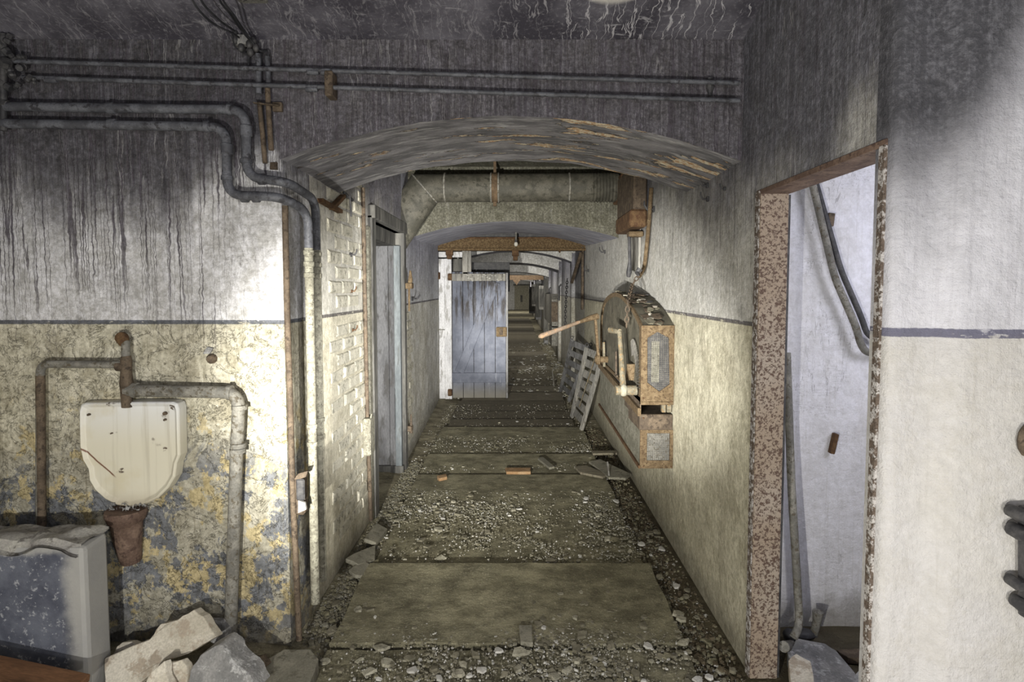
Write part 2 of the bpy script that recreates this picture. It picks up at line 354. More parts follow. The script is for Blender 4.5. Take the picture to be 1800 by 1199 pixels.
M['pipe_grey'] = basic('grey_iron_pipe', (.16, .155, .14), (.27, .26, .23), 16, (.10, .085, .06), .7, .5, .003)
M['pipe_pale'] = basic('limewashed_pipe', (.20, .19, .15), (.31, .30, .24), 26, (.11, .10, .08), .85, .5, .003)
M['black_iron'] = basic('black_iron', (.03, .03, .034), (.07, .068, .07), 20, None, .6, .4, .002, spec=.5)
M['paint_grey_rust'] = None
def jambmat():
    t = NT('rust_speckled_jamb')
    n = t.noise(60, 7, .72); v = t.noise(120, 4, .7); b = t.noise(3, 3)
    col = t.mix(t.smooth(b, .4, .6), (.33, .28, .23), (.29, .23, .175))
    m = t.smooth(t.add(t.mul(n, .6), t.mul(v, .4)), .515, .545)
    col = t.mix(m, col, (.10, .065, .05))
    return t.out(col, .8, t.add(t.mul(m, -.5), v), .6, .004)
M['jamb'] = jambmat()
M['jamb_dark'] = basic('rust_flaked_edge', (.13, .10, .08), (.50, .48, .47), 42, (.06, .045, .035), .85, .9, .006, lo=.48, hi=.54)
M['head_rust'] = basic('rust_brown_head', (.13, .085, .065), (.21, .145, .11), 14, (.08, .05, .04), .8, .5, .004)
M['wood_dark'] = basic('dark_grey_wood', (.09, .088, .082), (.17, .165, .15), 8, (.05, .048, .045), .85, .6, .004, (1, 1, .12))
M['strap'] = basic('dull_brown_strap', (.09, .06, .035), (.15, .10, .06), 20, None, .8, .4, .003)
M['wood_grey'] = basic('weathered_grey_wood', (.24, .235, .22), (.36, .345, .31), 10, (.13, .12, .105), .85, .7, .004, (1, 1, .15))
M['panel_grey'] = basic('grey_painted_panel', (.19, .19, .195), (.30, .30, .305), 5, (.13, .125, .12), .7, .4, .004, (1, 1, .25))
M['frame_blue'] = basic('blue_grey_frame', (.12, .135, .145), (.18, .20, .21), 8, (.12, .13, .13), .75, .4, .004, (1, 1, .2))
def bluedoor():
    t = NT('blue_grey_door_paint')
    st = t.noise(1, 6, .7, t.scale(22, 22, 2.2)); n = t.noise(6, 5, .65); f = t.noise(60, 4, .7)
    col = t.mix(t.smooth(n, .35, .65), (.105, .115, .15), (.16, .172, .215))
    top = t.smooth(t.add(t.z, t.mul(t.sub(n, .5), .5)), .95, 1.35)
    col = t.mix(t.mul(top, t.smooth(st, .46, .56)), col, (.05, .046, .047))
    col = t.mix(t.mul(t.smooth(st, .60, .68), .6), col, (.26, .275, .32))
    col = t.mix(t.smooth(t.z, .28, .02, 0, .7), col, (.22, .20, .15))
    return t.out(col, .75, t.add(st, t.mul(f, .3)), .5, .004)
M['blue_door'] = bluedoor()
M['white_wood'] = basic('white_painted_wood', (.60, .60, .62), (.76, .76, .78), 6, (.40, .39, .38), .8, .4, .003, (1, 1, .3), lo=.4)
M['sheet'] = basic('dusty_sheet_metal', (.06, .057, .045), (.105, .098, .078), 7, (.042, .04, .03), .7, .35, .003, (1, 1, 1), spec=.4)
M['machine'] = basic('machine_grey_brown', (.095, .088, .067), (.15, .138, .104), 7, (.07, .063, .046), .75, .35, .003)
M['machine_panel'] = basic('flaking_grey_panel', (.16, .155, .12), (.25, .24, .195), 13, (.10, .09, .07), .85, .7, .006)
M['arm'] = basic('pale_rusty_arm', (.14, .123, .085), (.22, .198, .145), 20, (.26, .17, .08), .8, .5, .004)
M['handle'] = basic('worn_pink_wood', (.24, .18, .13), (.31, .235, .18), 10, (.40, .25, .15), .7, .3, .003)
M['mesh'] = basic('grimy_wire', (.10, .095, .085), (.17, .16, .14), 40, None, .6, .2, .001)
def porcelain():
    t = NT('grimy_porcelain')
    st = t.noise(1, 5, .65, t.scale(30, 30, 1.2)); n = t.noise(4, 5, .6); f = t.noise(90, 3, .7)
    col = t.mix(t.smooth(t.z, .9, 1.15), (.66, .63, .52), (.72, .73, .74))
    col = t.mix(t.smooth(st, .5, .72, 0, .55), col, (.44, .41, .33))
    col = t.mix(t.smooth(n, .52, .68, 0, .5), col, (.58, .52, .36))
    col = t.mix(t.mul(t.smooth(t.noise(11, 2), .66, .70), t.smooth(f, .45, .5)), col, (.12, .09, .07))
    xr = t.sub(t.add(t.x, t.mul(t.sub(n, .5), .04)), t.mul(t.sub(t.z, .8), -1.1)) # diagonal rust crack
    cr = t.mul(t.smooth(t.m_('ABSOLUTE', t.add(xr, 1.745)), .008, .001), t.mul(t.smooth(t.z, .98, .95), t.smooth(t.z, .78, .80)))
    col = t.mix(cr, col, (.16, .07, .04))
    col = t.mix(t.smooth(t.z, .74, .66, 0, .7), col, (.42, .37, .28))
    return t.out(col, .45, t.add(t.mul(n, .3), t.mul(f, .1)), .3, .004, 0, .4)
M['porcelain'] = porcelain()
M['shard'] = basic('dusty_ceramic', (.50, .46, .38), (.64, .60, .52), 5, (.40, .34, .27), .8, .4, .004)
M['stone_grey'] = basic('grey_broken_stone', (.20, .20, .20), (.32, .315, .31), 8, (.45, .45, .45), .9, .8, .006, lo=.4)
M['stone_slab'] = basic('grey_flat_slab', (.21, .20, .16), (.29, .275, .22), 7, (.14, .13, .10), .9, .6, .004)
def blockmat():
    t = NT('scuffed_block_paint')
    n = t.noise(5, 6, .65); f = t.noise(45, 6, .75); st = t.noise(1, 5, .7, t.scale(30, 30, 8), 1.0)
    col = t.mix(t.smooth(n, .35, .65), (.055, .06, .085), (.12, .13, .165))
    col = t.mix(t.smooth(f, .56, .64), col, (.30, .31, .34))
    ed = t.smooth(t.add(t.x, t.mul(t.sub(n, .5), .12)), -1.75, -1.69)
    tp = t.smooth(t.add(t.z, t.mul(t.sub(n, .5), .08)), .575, .605)
    col = t.mix(t.m_('MAXIMUM', ed, tp), col, t.mix(n, (.24, .24, .25), (.38, .375, .35)))
    return t.out(col, .85, t.add(n, t.mul(f, .5)), .6, .006)
M['block'] = blockmat()
M['cloth'] = basic('dusty_grey_rag', (.26, .25, .24), (.38, .37, .34), 8, (.15, .14, .13), .95, .6, .006)
M['flake'] = basic('plaster_flake', (.30, .285, .22), (.42, .40, .32), 12, (.20, .185, .14), .95, .5, .004)
M['flake_dark'] = basic('dirty_flake', (.15, .138, .10), (.24, .222, .165), 15, None, .95, .5, .004)
M['flake_white'] = basic('white_plaster_chip', (.48, .47, .44), (.62, .61, .57), 12, None, .95, .4, .004)
M['brick_red'] = basic('orange_brick_shard', (.30, .18, .09), (.38, .26, .15), 20, None, .9, .6, .004)
M['orange_wood'] = basic('brown_board', (.12, .06, .03), (.18, .09, .045), 6, (.08, .04, .02), .8, .4, .004, (.2, 1, 1))
M['wire'] = basic('black_cable', (.02, .02, .024), (.04, .04, .045), 20, None, .6, .2, .001)
M['glass'] = basic('dusty_bulb_glass', (.6, .58, .5), (.7, .68, .62), 20, None, .3, .1, .001, spec=.5)

# ------------------------------------------------------------------ structure
def gridmesh(name, o, u, v, nu, nv, mat, thick, disp=.0, seed=0, parent=None):
    """a wall face as a finely divided sheet that undulates a little, closed into a solid slab by a back face"""
    o = Vector(o); u = Vector(u); v = Vector(v); n = Vector(thick); nn = n.normalized(); mb = MB(); vs = []
    for j in range(nv + 1):
        for i in range(nu + 1):
            p = o + u * (i / nu) + v * (j / nv)
            k = noise.noise(p * 1.7 + Vector((seed, 0, 0))) * .6 + noise.noise(p * 6 + Vector((seed, 3, 0))) * .4
            vs.append(p - nn * k * disp if 0 < i < nu and 0 < j < nv else p)
    fs = [(j * (nu + 1) + i, j * (nu + 1) + i + 1, (j + 1) * (nu + 1) + i + 1, (j + 1) * (nu + 1) + i) for j in range(nv) for i in range(nu)]
    b = len(vs); vs += [o + n, o + u + n, o + u + v + n, o + v + n]
    c = [0, nu, (nv + 1) * (nu + 1) - 1, nv * (nu + 1)]
    fs += [(b, b + 3, b + 2, b + 1)]
    fs += [tuple(range(0, nu + 1)) + (b + 1, b)]
    fs += [tuple((nv) * (nu + 1) + i for i in range(nu, -1, -1)) + (b + 3, b + 2)]
    fs += [tuple(j * (nu + 1) for j in range(nv, -1, -1)) + (b, b + 3)]
    fs += [tuple(j * (nu + 1) + nu for j in range(nv + 1)) + (b + 2, b + 1)]
    mb.add(vs, fs); return mb.build(name, mat, parent, smooth=True)

struct(gridmesh('wall_front_left', (-2.26, YF, 0), (XL + 2.26, 0, 0), (0, 0, 2.66), 60, 110, M['front_left'], (0, .33, 0), .014, 1), 'sooty drip-stained wall left of the corridor mouth')
struct(gridmesh('wall_side_left', (-2.26, -2.4, 0), (0, YF + 2.4, 0), (0, 0, 3.1), 20, 20, M['front_left'], (-.2, 0, 0), .01, 2), 'side wall at the far left edge')
wl = struct(gridmesh('wall_left', (XL, YF + .33, 0), (0, 3.95 - YF - .33, 0), (0, 0, 2.75), 16, 40, M['left'], (-.4, 0, 0), .008, 3), 'limewashed brick wall between the pipes and the doorway')
wl2 = struct(gridmesh('wall_left', (XL, 5.02, 0), (-.11, YD - 5.02, 0), (0, 0, 2.75), 40, 40, M['left_far'], (-.4, 0, 0), .012, 4), 'grey limewashed wall beyond the left doorway')
struct(MB().box((XL - .4, 3.95, 2.08), (XL, 5.02, 2.75)).build('wall_left', M['left']), 'wall above the left doorway')
struct(MB().box((XL - .75, 3.95, -.2), (XL - .65, 5.02, 2.2)).build('wall_niche', M['panel_grey']), 'dark back of the left doorway recess')
struct(MB().box((XL - .65, 3.95, 2.08), (XL - .4, 5.02, 2.2)).build('ceiling_niche', M['wood_dark']), 'dark lintel over the left doorway')
struct(MB().box((XL - .65, 5.02, 0), (XL - .4, 5.2, 2.2)).build('wall_niche', M['panel_grey']), 'far side of the left doorway recess')
struct(MB().box((XL - .65, 3.75, 0), (XL - .4, 3.95, 2.2)).build('wall_niche', M['panel_grey']), 'near side of the left doorway recess')
# right wall: a thin partition by the doorway, then the long corridor wall
struct(gridmesh('wall_right', (XR, 2.29, 0), (.012, YD - 2.29, 0), (0, 0, 3.1), 90, 60, M['right'], (.105, 0, 0), -.01, 5), 'cream and soot-grey corridor wall on the right')
struct(gridmesh('wall_right', (XR, 1.50, 1.985), (0, .79, 0), (0, 0, 1.1), 20, 20, M['right'], (.105, 0, 0), -.004, 6), 'sooty wall above the right doorway')
pts = [(XR, 1.50), (XR + .002, 1.485), (XR + .012, 1.474), (1.0, 1.47), (1.06, 1.468), (1.085, 1.455), (1.105, 1.435), (1.13, 1.425), (1.4, 1.41), (2.4, 1.40)]
mb = MB(); vs = []; NZ = 24
full = pts + [(2.4, 1.55), (XR + .105, 1.55), (XR, 1.55)]
for j in range(NZ + 1):
    for (x, y) in full: vs.append((x, y, 3.1 * j / NZ))
n = len(full); fs = [(j * n + i, j * n + (i + 1) % n, (j + 1) * n + (i + 1) % n, (j + 1) * n + i) for j in range(NZ) for i in range(n)]
fs += [tuple(range(n)), tuple(NZ * n + i for i in range(n))]
mb.add(vs, fs); struct(mb.build('wall_front_right', M['front_right'], smooth=True), 'pale wall with a dark stripe at the right edge')
struct(MB().box((2.3, -2.4, 0), (2.4, 1.42, 3.1)).build('wall_side_right', M['front_right']), 'side wall of the near room')
struct(MB().box((-2.26, -2.5, 0), (2.4, -2.4, 3.1)).build('wall_back', M['front_right']), 'wall behind the camera')
# side room
struct(gridmesh('wall_side_room', (XR + .105, 2.62, -.1), (1.5, 0, 0), (0, 0, 2.8), 40, 60, M['side_room'], (0, .1, 0), .006, 7), 'white cracked wall inside the right doorway')
struct(MB().box((2.5, 1.55, 0), (2.57, 2.62, 2.7)).build('wall_side_room', M['side_room']), 'side wall of the little side room')
struct(MB().box((XR + .105, 1.5, 2.6), (2.55, 2.72, 2.7)).build('ceiling_side_room', M['side_room']), 'ceiling of the side room')
# ceiling vault over the near room
mb = MB(); vs = []; NX, NY = 60, 48
def zv(y): return 2.655 + (.36 * math.sin(math.pi * min(1, (YF - y) / 3.0)) if y > -.53 else 0)
for j in range(NY + 1):
    y = YF - 4.9 * (j / NY) ** 1.6
    for i in range(NX + 1):
        x = -2.3 + 4.7 * i / NX; vs.append((x, y, zv(y) + (.012 * noise.noise(Vector((x * 3, y * 3, 1))) if j else 0)))
fs = [(j * (NX + 1) + i, j * (NX + 1) + i + 1, (j + 1) * (NX + 1) + i + 1, (j + 1) * (NX + 1) + i) for j in range(NY) for i in range(NX)]
b = len(vs); vs += [(-2.3, YF, 3.3), (2.4, YF, 3.3), (2.4, YF - 4.9, 3.3), (-2.3, YF - 4.9, 3.3)]; fs += [(b, b + 1, b + 2, b + 3), (0, NX, b + 1, b), (NY * (NX + 1), NY * (NX + 1) + NX, b + 2, b + 3)]
mb.add(vs, fs); struct(mb.build('ceiling', M['ceiling'], smooth=True), 'soot-black vaulted ceiling')
def arch(name, y0, y1, xl0, xr0, xl1, xr1, zs0, zc0, zs1, zc1, top, mats, label, jit=.006, n=48, ny=10):
    mb = MB(); vs = []; rows = []
    def prof(x, xl, xr, zs, zc): u = (x - (xl + xr) / 2) / ((xr - xl) / 2); return zs + (zc - zs) * (1 - u * u)
    for j in range(ny + 1):
        f = j / ny; y = y0 + (y1 - y0) * f; xl = xl0 + (xl1 - xl0) * f; xr = xr0 + (xr1 - xr0) * f
        for i in range(n + 1):
            x = xl + (xr - xl) * i / n; z = prof(x, xl, xr, zs0 + (zs1 - zs0) * f, zc0 + (zc1 - zc0) * f)
            z += jit * (noise.noise(Vector((x * 5, y * 4, 2))) + .6 * noise.noise(Vector((x * 16, y * 13, 5)))); vs.append((x, y + (jit * noise.noise(Vector((x * 9, 0, j))) if j in (0, ny) else 0), z))
    fs = [(j * (n + 1) + i, j * (n + 1) + i + 1, (j + 1) * (n + 1) + i + 1, (j + 1) * (n + 1) + i) for j in range(ny) for i in range(n)]
    mb.cur = 1; mb.add(vs, fs); mb.cur = 0
    for (yy, row, xl, xr) in ((y0, 0, xl0, xr0), (y1, ny, xl1, xr1)):
        r = [vs[row * (n + 1) + i] for i in range(n + 1)]; nz = 6
        g = []
        for k in range(nz + 1):
            for p in r: g.append((p[0], p[1] * (1 - k / nz) + yy * k / nz if k else p[1], p[2] + (top - p[2]) * k / nz))
        mb.add(g, [(k * (n + 1) + i, k * (n + 1) + i + 1, (k + 1) * (n + 1) + i + 1, (k + 1) * (n + 1) + i) for k in range(nz) for i in range(n)])
    return struct(mb.build(name, mats, smooth=True), label)
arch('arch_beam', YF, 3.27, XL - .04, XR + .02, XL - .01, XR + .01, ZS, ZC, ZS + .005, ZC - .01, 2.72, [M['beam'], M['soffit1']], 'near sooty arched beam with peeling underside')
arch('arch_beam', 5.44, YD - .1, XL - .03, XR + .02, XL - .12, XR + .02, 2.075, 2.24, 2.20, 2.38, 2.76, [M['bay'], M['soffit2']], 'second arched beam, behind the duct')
struct(MB().box((XL - .05, 3.2, 2.75), (XR + .05, 5.5, 2.9)).build('ceiling', M['bay']), 'ceiling of the bay between the arches')
# far corridor
XRf, XLf = .975, -1.12
struct(gridmesh('wall_right', (XRf + .002, YD, 0), (0, 36, 0), (0, 0, 2.75), 60, 14, M['right_far'], (.3, 0, 0), -.02, 9), 'far part of the right corridor wall')
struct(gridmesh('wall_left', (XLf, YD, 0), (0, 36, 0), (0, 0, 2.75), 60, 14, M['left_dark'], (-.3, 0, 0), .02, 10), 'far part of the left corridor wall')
struct(MB().box((XLf - .1, YD, 2.7), (XRf + .1, 44.2, 2.85)).build('ceiling', M['far']), 'far corridor ceiling')
for k, (y, zs, zc, th) in enumerate(((9.5, 2.03, 2.235, .5), (12.4, 1.98, 2.17, 1.2), (16.3, 1.92, 2.08, .6), (21.5, 1.98, 2.13, .8), (27, 1.98, 2.12, .8), (33, 1.98, 2.12, .8))):
    lab = ['first', 'second', 'third', 'fourth', 'fifth', 'sixth'][k]
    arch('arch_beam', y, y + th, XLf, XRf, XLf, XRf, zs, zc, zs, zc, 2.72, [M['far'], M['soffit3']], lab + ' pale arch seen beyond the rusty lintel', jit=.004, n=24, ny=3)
struct(gridmesh('wall_end', (XLf, 43.5, 0), (2.1, 0, 0), (0, 0, 2.75), 6, 6, M['far'], (0, .3, 0), .0, 11), 'pale wall closing the far end of the corridor')
struct(MB().box((XLf, YD + .03, at(900, 420, YD).z), (XRf, YD + .06, 2.75)).build('wall_above_lintel', M['black_iron']), 'added black sheet standing for the shadow above the rusty lintel')  # thin black box put in for the shadow over the lintel
# floor
mb = MB(); vs = []; ys = [ -2.45 + .5 * i for i in range(8)] + [1.55 + .03 * i for i in range(235)] + [8.6 + .6 * i for i in range(60)]
xs = [-2.26 + .06 * i for i in range(20)] + [-1.06 + .03 * i for i in range(73)] + [1.13 + .1 * i for i in range(15)]
for y in ys:
    for x in xs:
        p = Vector((x, y, 0)); side = max(0, x - .72) * .05 + max(0, -x - .8) * .07
        z = -.028 + .008 * noise.noise(p * 4) + .008 * noise.noise(p * 13) + min(side, .03)
        if x < -1.0 and y < 2.5: z += .02
        vs.append((x, y, z))
nx = len(xs); fs = [(j * nx + i, j * nx + i + 1, (j + 1) * nx + i + 1, (j + 1) * nx + i) for j in range(len(ys) - 1) for i in range(nx - 1)]
b = len(vs); vs += [(xs[0], ys[0], -.2), (xs[-1], ys[0], -.2), (xs[-1], ys[-1], -.2), (xs[0], ys[-1], -.2)]; fs.append((b, b + 1, b + 2, b + 3))
mb.add(vs, fs); floor = struct(mb.build('floor', M['floor'], smooth=True), 'dirty concrete corridor floor strewn with grit')
# floor slabs and planks across the corridor: one part each
def slab(name, x0, x1, y0, y1, z0, z1, mat, jit=.008, tilt=0.0, seg=14):
    e = []
    g = .009
    for i in range(seg + 1): e.append((x0 + (x1 - x0) * i / seg, y0 + g + jit * noise.noise(Vector((i * .9, y0 * 7, 1)))))
    for i in range(1, 4): e.append((x1 + jit * random.uniform(-1, 1), y0 + (y1 - y0) * i / 4))
    for i in range(seg, -1, -1): e.append((x0 + (x1 - x0) * i / seg, y1 - g + jit * noise.noise(Vector((i * .8, y1 * 5, 3)))))
    for i in range(3, 0, -1): e.append((x0 + jit * random.uniform(-1, 1), y0 + (y1 - y0) * i / 4))
    n = len(e); ym = (y0 + y1) / 2; c = .006
    top = [(x, y, z1 + tilt * (y - ym)) for x, y in e]; bot = [(x, y, z0) for x, y in e]
    cx = (x0 + x1) / 2; mid = [(cx + (x - cx) * 1.004, ym + (y - ym) * 1.0 + (c if y > ym else -c), z - c) for (x, y, z) in top]
    mb = MB(); mb.add(top + mid + bot, [tuple(range(n))] + [(i, (i + 1) % n, n + (i + 1) % n, n + i) for i in range(n)] + [(n + i, n + (i + 1) % n, 2 * n + (i + 1) % n, 2 * n + i) for i in range(n)])
    return mb.build(name, mat, floor)
sl = [(1.55, 2.45, -.008, .006), (2.47, 3.19, .014, .03), (3.22, 4.78, -.004, .022), (4.805, 5.37, .006, .045), (5.39, 5.85, -.002, .015), (5.86, 6.42, .008, .045)]
for (a, b_, z, t) in sl: slab('floor_slab', -.84, .76 + random.uniform(-.02, .03), a, b_, -.05, z + .006, M['slab'], .012, t)
y = 6.43
while y < 30:
    d = random.choice((.34, .42, .5, .62)) if y < 9 else random.uniform(.5, .95)
    if 8.05 < y + d < 8.35: d = 8.2 - y
    slab('floor_plank', -.80 + random.uniform(-.02, .02), .70 + random.uniform(-.05, .04), y, y + d - (.014 if y < 8 else .05), -.05, .008 + random.uniform(-.008, .010), M['plank_dark'] if y > 8.1 and random.random() < .75 else random.choice([M['plank'], M['plank'], M['plank_dark']]), .006, random.uniform(.03, .06), 8); y += d
# whitewashed bricks standing proud of the left wall
def brickfield(par, y0, y1, z0, z1, bl, bh, x0, slope, keep):
    row = 0; z = z0; meshes = []
    for k in range(10):
        mb = MB(); L = bl - .014; Hh = bh - .012; j = lambda s: random.uniform(-s, s)
        a = [(0, 0, 0), (0, L, 0), (0, L, Hh), (0, 0, Hh)]; t_ = random.uniform(.002, .008)
        f_ = [(t_ + j(.002), .018 + j(.008), .009 + j(.004)), (t_ + j(.002), L - .018 + j(.008), .009 + j(.004)), (t_ + j(.002), L - .018 + j(.008), Hh - .009 + j(.004)), (t_ + j(.002), .018 + j(.008), Hh - .009 + j(.004))]
        a = [(-.006, y_ + j(.003), z_ + j(.003)) for (_, y_, z_) in a]
        mb.add(a + f_, [(4, 5, 6, 7), (0, 1, 5, 4), (1, 2, 6, 5), (2, 3, 7, 6), (3, 0, 4, 7), (3, 2, 1, 0)])
        me = bpy.data.meshes.new('brick'); me.from_pydata(mb.v, [], mb.f); me.materials.append(M['brickpaint']); meshes.append(me)
    while z < z1:
        y = y0 - (bl / 2 if row % 2 else 0)
        while y < y1:
            if y > y0 - bl * .3 and y + bl < y1 + bl * .3 and keep(y, z):
                o = bpy.data.objects.new('brick', random.choice(meshes)); COL.objects.link(o); o.parent = par
                yy = max(y, y0 + .0); sc = min(1, (min(y + bl, y1) - yy) / bl)
                o.location = Vector((x0 + slope * (yy - y0) + .003, yy, z)) - woff(par); o.scale = (1, sc, 1)
            y += bl
        z += bh; row += 1
brickfield(wl, 3.06, 3.82, .08, 2.5, .235, .083, XL, 0, lambda y, z: z > .1 and not (1.41 < z + .04 < 1.50) and (random.random() < .95))
brickfield(wl2, 5.12, 5.62, .15, 1.36, .235, .083, XL - .004, -.035, lambda y, z: random.random() < .9)
# ------------------------------------------------------------------ doors and frames
# door_1: left doorway
d1 = bpy.data.objects.new('door_1', None); COL.objects.link(d1); d1.location = (XL, 4.45, 0); struct(d1, 'dark timber doorway in the left wall'); d1['category'] = 'door'
def boxp(name, lo, hi, mat, par, c=.004): return MB().box(lo, hi, c).build(name, mat, par)
boxp('jamb', (XL - .12, 3.89, 0), (XL + .03, 3.99, 2.10), M['wood_dark'], d1)
boxp('jamb', (XL - .12, 4.96, 0), (XL + .035, 5.05, 2.12), M['wood_dark'], d1)
boxp('head', (XL - .12, 3.89, 2.08), (XL + .05, 5.05, 2.17), M['wood_dark'], d1)
boxp('head_board', (XL - .30, 3.99, 1.97), (XL - .04, 4.96, 2.08), M['wood_dark'], d1)
boxp('stop_strip', (XL - .05, 4.91, .02), (XL + .005, 4.965, 1.97), M['frame_blue'], d1)
boxp('reveal_panel', (XL - .38, 4.94, .02), (XL - .05, 4.985, 1.97), M['panel_grey'], d1)
boxp('reveal_strip', (XL - .10, 4.925, .02), (XL - .05, 4.945, 1.97), M['panel_grey'], d1)
boxp('sill', (XL - .38, 4.90, -.02), (XL + .02, 4.94, .05), M['wood_dark'], d1)
o = boxp('edge_board', (XL, 3.83, 0), (XL + .02, 3.89, 2.02), M['pipe_pale'], d1)
mb = MB(); mb.tube([(XL + .04, 5.06, 1.62), (XL + .06, 5.05, 1.62), (XL + .07, 5.05, 1.68), (XL + .07, 5.05, 1.76)], [.022, .022, .02, .008]); mb.box((XL + .03, 5.0, 1.60), (XL + .09, 5.10, 1.65), .006)
mb.tube([(XL + .055, 5.06, 1.4), (XL + .055, 5.06, 1.60)], .009); mb.build('hinge_pin', M['rust_ochre'], d1)
mb = MB(); mb.box((XL + .02, 5.03, .32), (XL + .07, 5.12, .37), .006); mb.tube([(XL + .06, 5.07, .3), (XL + .06, 5.07, .47)], [.016, .006]); mb.build('hinge_pin', M['rust_pipe'], d1)
# door_2: steel frame of the right doorway
d2 = bpy.data.objects.new('door_2', None); COL.objects.link(d2); d2.location = (XR + .05, 1.9, 0); struct(d2, 'rust-speckled steel frame of the right doorway'); d2['category'] = 'door frame'
boxp('jamb', (XR - .006, 2.255, 0), (XR + .105, 2.292, 1.975), M['jamb'], d2, .002)
boxp('jamb_edge', (XR - .010, 2.262, 0), (XR + .002, 2.30, 1.985), M['jamb_dark'], d2, .001)
boxp('head', (XR - .006, 1.50, 1.972), (XR + .107, 2.295, 1.99), M['head_rust'], d2, .001)
boxp('jamb', (XR - .008, 1.50, 0), (XR + .012, 1.525, 1.975), M['jamb_dark'], d2, .001)
boxp('jamb_back', (XR + .106, 2.262, 0), (XR + .116, 2.30, 1.97), M['black_iron'], d2, .001)
# ------------------------------------------------------------------ rusty lintel and blue door
lt = thing('iron_lintel', (0, YD, 2.1), 'rust-brown iron lintel spanning the corridor above the blue door', 'beam')
mb = MB(); z0 = at(900, 441, YD).z; z1 = at(900, 420, YD).z
mb.box((XL - .12, YD - .01, z0 + .03), (XR + .03, YD + .05, z1)); mb.build('web', M['rust_gold'], lt)
MB().box((XL - .12, YD - .06, z0), (XR + .03, YD + .1, z0 + .035), .004).build('flange', M['rust_gold'], lt)
MB().box((XL - .12, YD - .02, z1), (XR + .03, YD + .1, z1 + .025), .004).build('flange', M['rust'], lt)
def bracket(px, w, h):
    p = at(px, 441, YD - .04); mb = MB(); mb.box((p.x - w / 2, YD - .07, z0 - h * .55), (p.x + w / 2, YD + .03, z0 + .01), .006); mb.box((p.x - w * .35, YD - .08, z0 - h), (p.x + w * .35, YD + .01, z0 - h * .5), .008)
    return mb.build('bracket', M['rust'], lt)
bracket(906, .095, .14); bracket(790, .10, .12); bracket(984, .03, .03)
lb = thing('hanging_bulb', at(907, 409, YD - .35), 'small bulb on a short stem hanging from the arch crown', 'light bulb')
a = at(907, 405, YD - .35); b = at(907, 422, YD - .35)
MB().tube([a, b], .012).build('stem', M['pipe_grey'], lb); MB().tube([b, b - Vector((0, 0, .03))], .02).build('socket', M['black_iron'], lb)
MB().ball(b - Vector((0, 0, .055)), .028, sc=(1, 1, 1.2)).build('bulb', M['glass'], lb, smooth=True)
# white frame left of the blue door
fr = bpy.data.objects.new('door_frame', None); COL.objects.link(fr); fr.location = (XL, YD + .1, 0); fr['kind'] = 'structure'; fr['label'] = 'white timber frame that carries the blue door'; fr['category'] = 'door frame'
x0 = at(769, 600, YD + .1).x; x1 = at(783, 600, YD + .1).x; x2 = at(795, 600, YD + .1).x
boxp('post', (x0 - .15, YD + .06, 0), (x1, YD + .14, 2.03), M['white_wood'], fr); boxp('post', (x1, YD + .03, 0), (x2, YD + .12, 2.03), M['white_wood'], fr)
zz = at(775, 580, YD).z; boxp('rail', (x0 - .1, YD + .05, zz - .008), (x1, YD + .06, zz + .008), M['wood_grey'], fr, .001)
za = at(770, 441, YD).z; zb = at(770, 452, YD).z
boxp('head', (x0 - .1, YD + .05, zb), (x2 + .28, YD + .13, za - .01), M['white_wood'], fr)
p0 = at(796, 455, YD + .12); p1 = at(826, 482, YD + .12)
boxp('head_panel', (p0.x, YD + .13, p1.z), (p1.x, YD + .16, p0.z), M['wood_dark'], fr)
p0 = at(812, 437, YD); p1 = at(822, 482, YD); boxp('hanger', (p0.x, YD + .02, p1.z - .05), (p1.x, YD + .08, p0.z), M['wood_grey'], fr)
p0 = at(822, 438, YD); p1 = at(828, 482, YD); boxp('hanger', (p0.x, YD + .04, p1.z - .05), (p1.x, YD + .09, p0.z), M['wood_grey'], fr)
p0 = at(829, 461, YD + .6); p1 = at(896, 484, YD + .6)
boxp('hatch_board', (p0.x, YD + .6, p1.z - .25), (p1.x, YD + .64, p0.z), M['black_iron'], fr)
mb = MB()
for (px, py) in ((770, 485), (791, 487), (791, 690)): p = at(px, py, YD + .02); mb.box((p.x - .03, p.y - .03, p.z - .05), (p.x + .03, p.y + .03, p.z + .05), .01)
mb.build('hinge', M['rust'], fr)
YB = YD + .02
bd = thing('blue_door', (at(845, 700, YB).x, YB, 0), 'ajar blue-grey plank door with a diagonal brace at the corridor centre', 'door')
xa, xb = at(795, 600, YB).x, at(893, 600, YB).x; zt = at(845, 478, YB).z; zd = .02
npl = 5
for i in range(npl):
    a = xa + (xb - .03 - xa) * i / npl; b = xa + (xb - .03 - xa) * (i + 1) / npl
    boxp('plank', (a + .003, YB, zd), (b - .003, YB + .035, zt - .002 * i), M['blue_door'], bd, .003)
boxp('edge_strip', (xb - .03, YB - .02, zd), (xb, YB + .045, zt - .012), M['frame_blue'] if False else M['panel_grey'], bd)
za, zb = at(845, 480, YB).z, at(845, 494, YB).z; boxp('rail', (xa, YB - .022, zb), (xb - .035, YB - .001, za - .01), M['wood_grey'], bd)
za, zb = at(845, 655, YB).z, at(845, 672, YB).z; boxp('rail', (xa, YB - .036, zb), (xb - .035, YB - .001, za), M['blue_door'], bd)
a = at(804, 654, YB); b = at(878, 496, YB); MB().bar((a.x + .03, YB - .018, a.z), (b.x - .05, YB - .018, b.z), .13, .036, (0, -1, 0), .006).build('brace', M['blue_door'], bd)
pa, pb = at(872, 575, YB - .04), at(891, 592, YB - .04); mb = MB(); mb.box((pa.x, YB - .06, pb.z), (pb.x, YB, pa.z), .01); hb_ = mb.build('handle_block', M['rust_ochre'], bd)
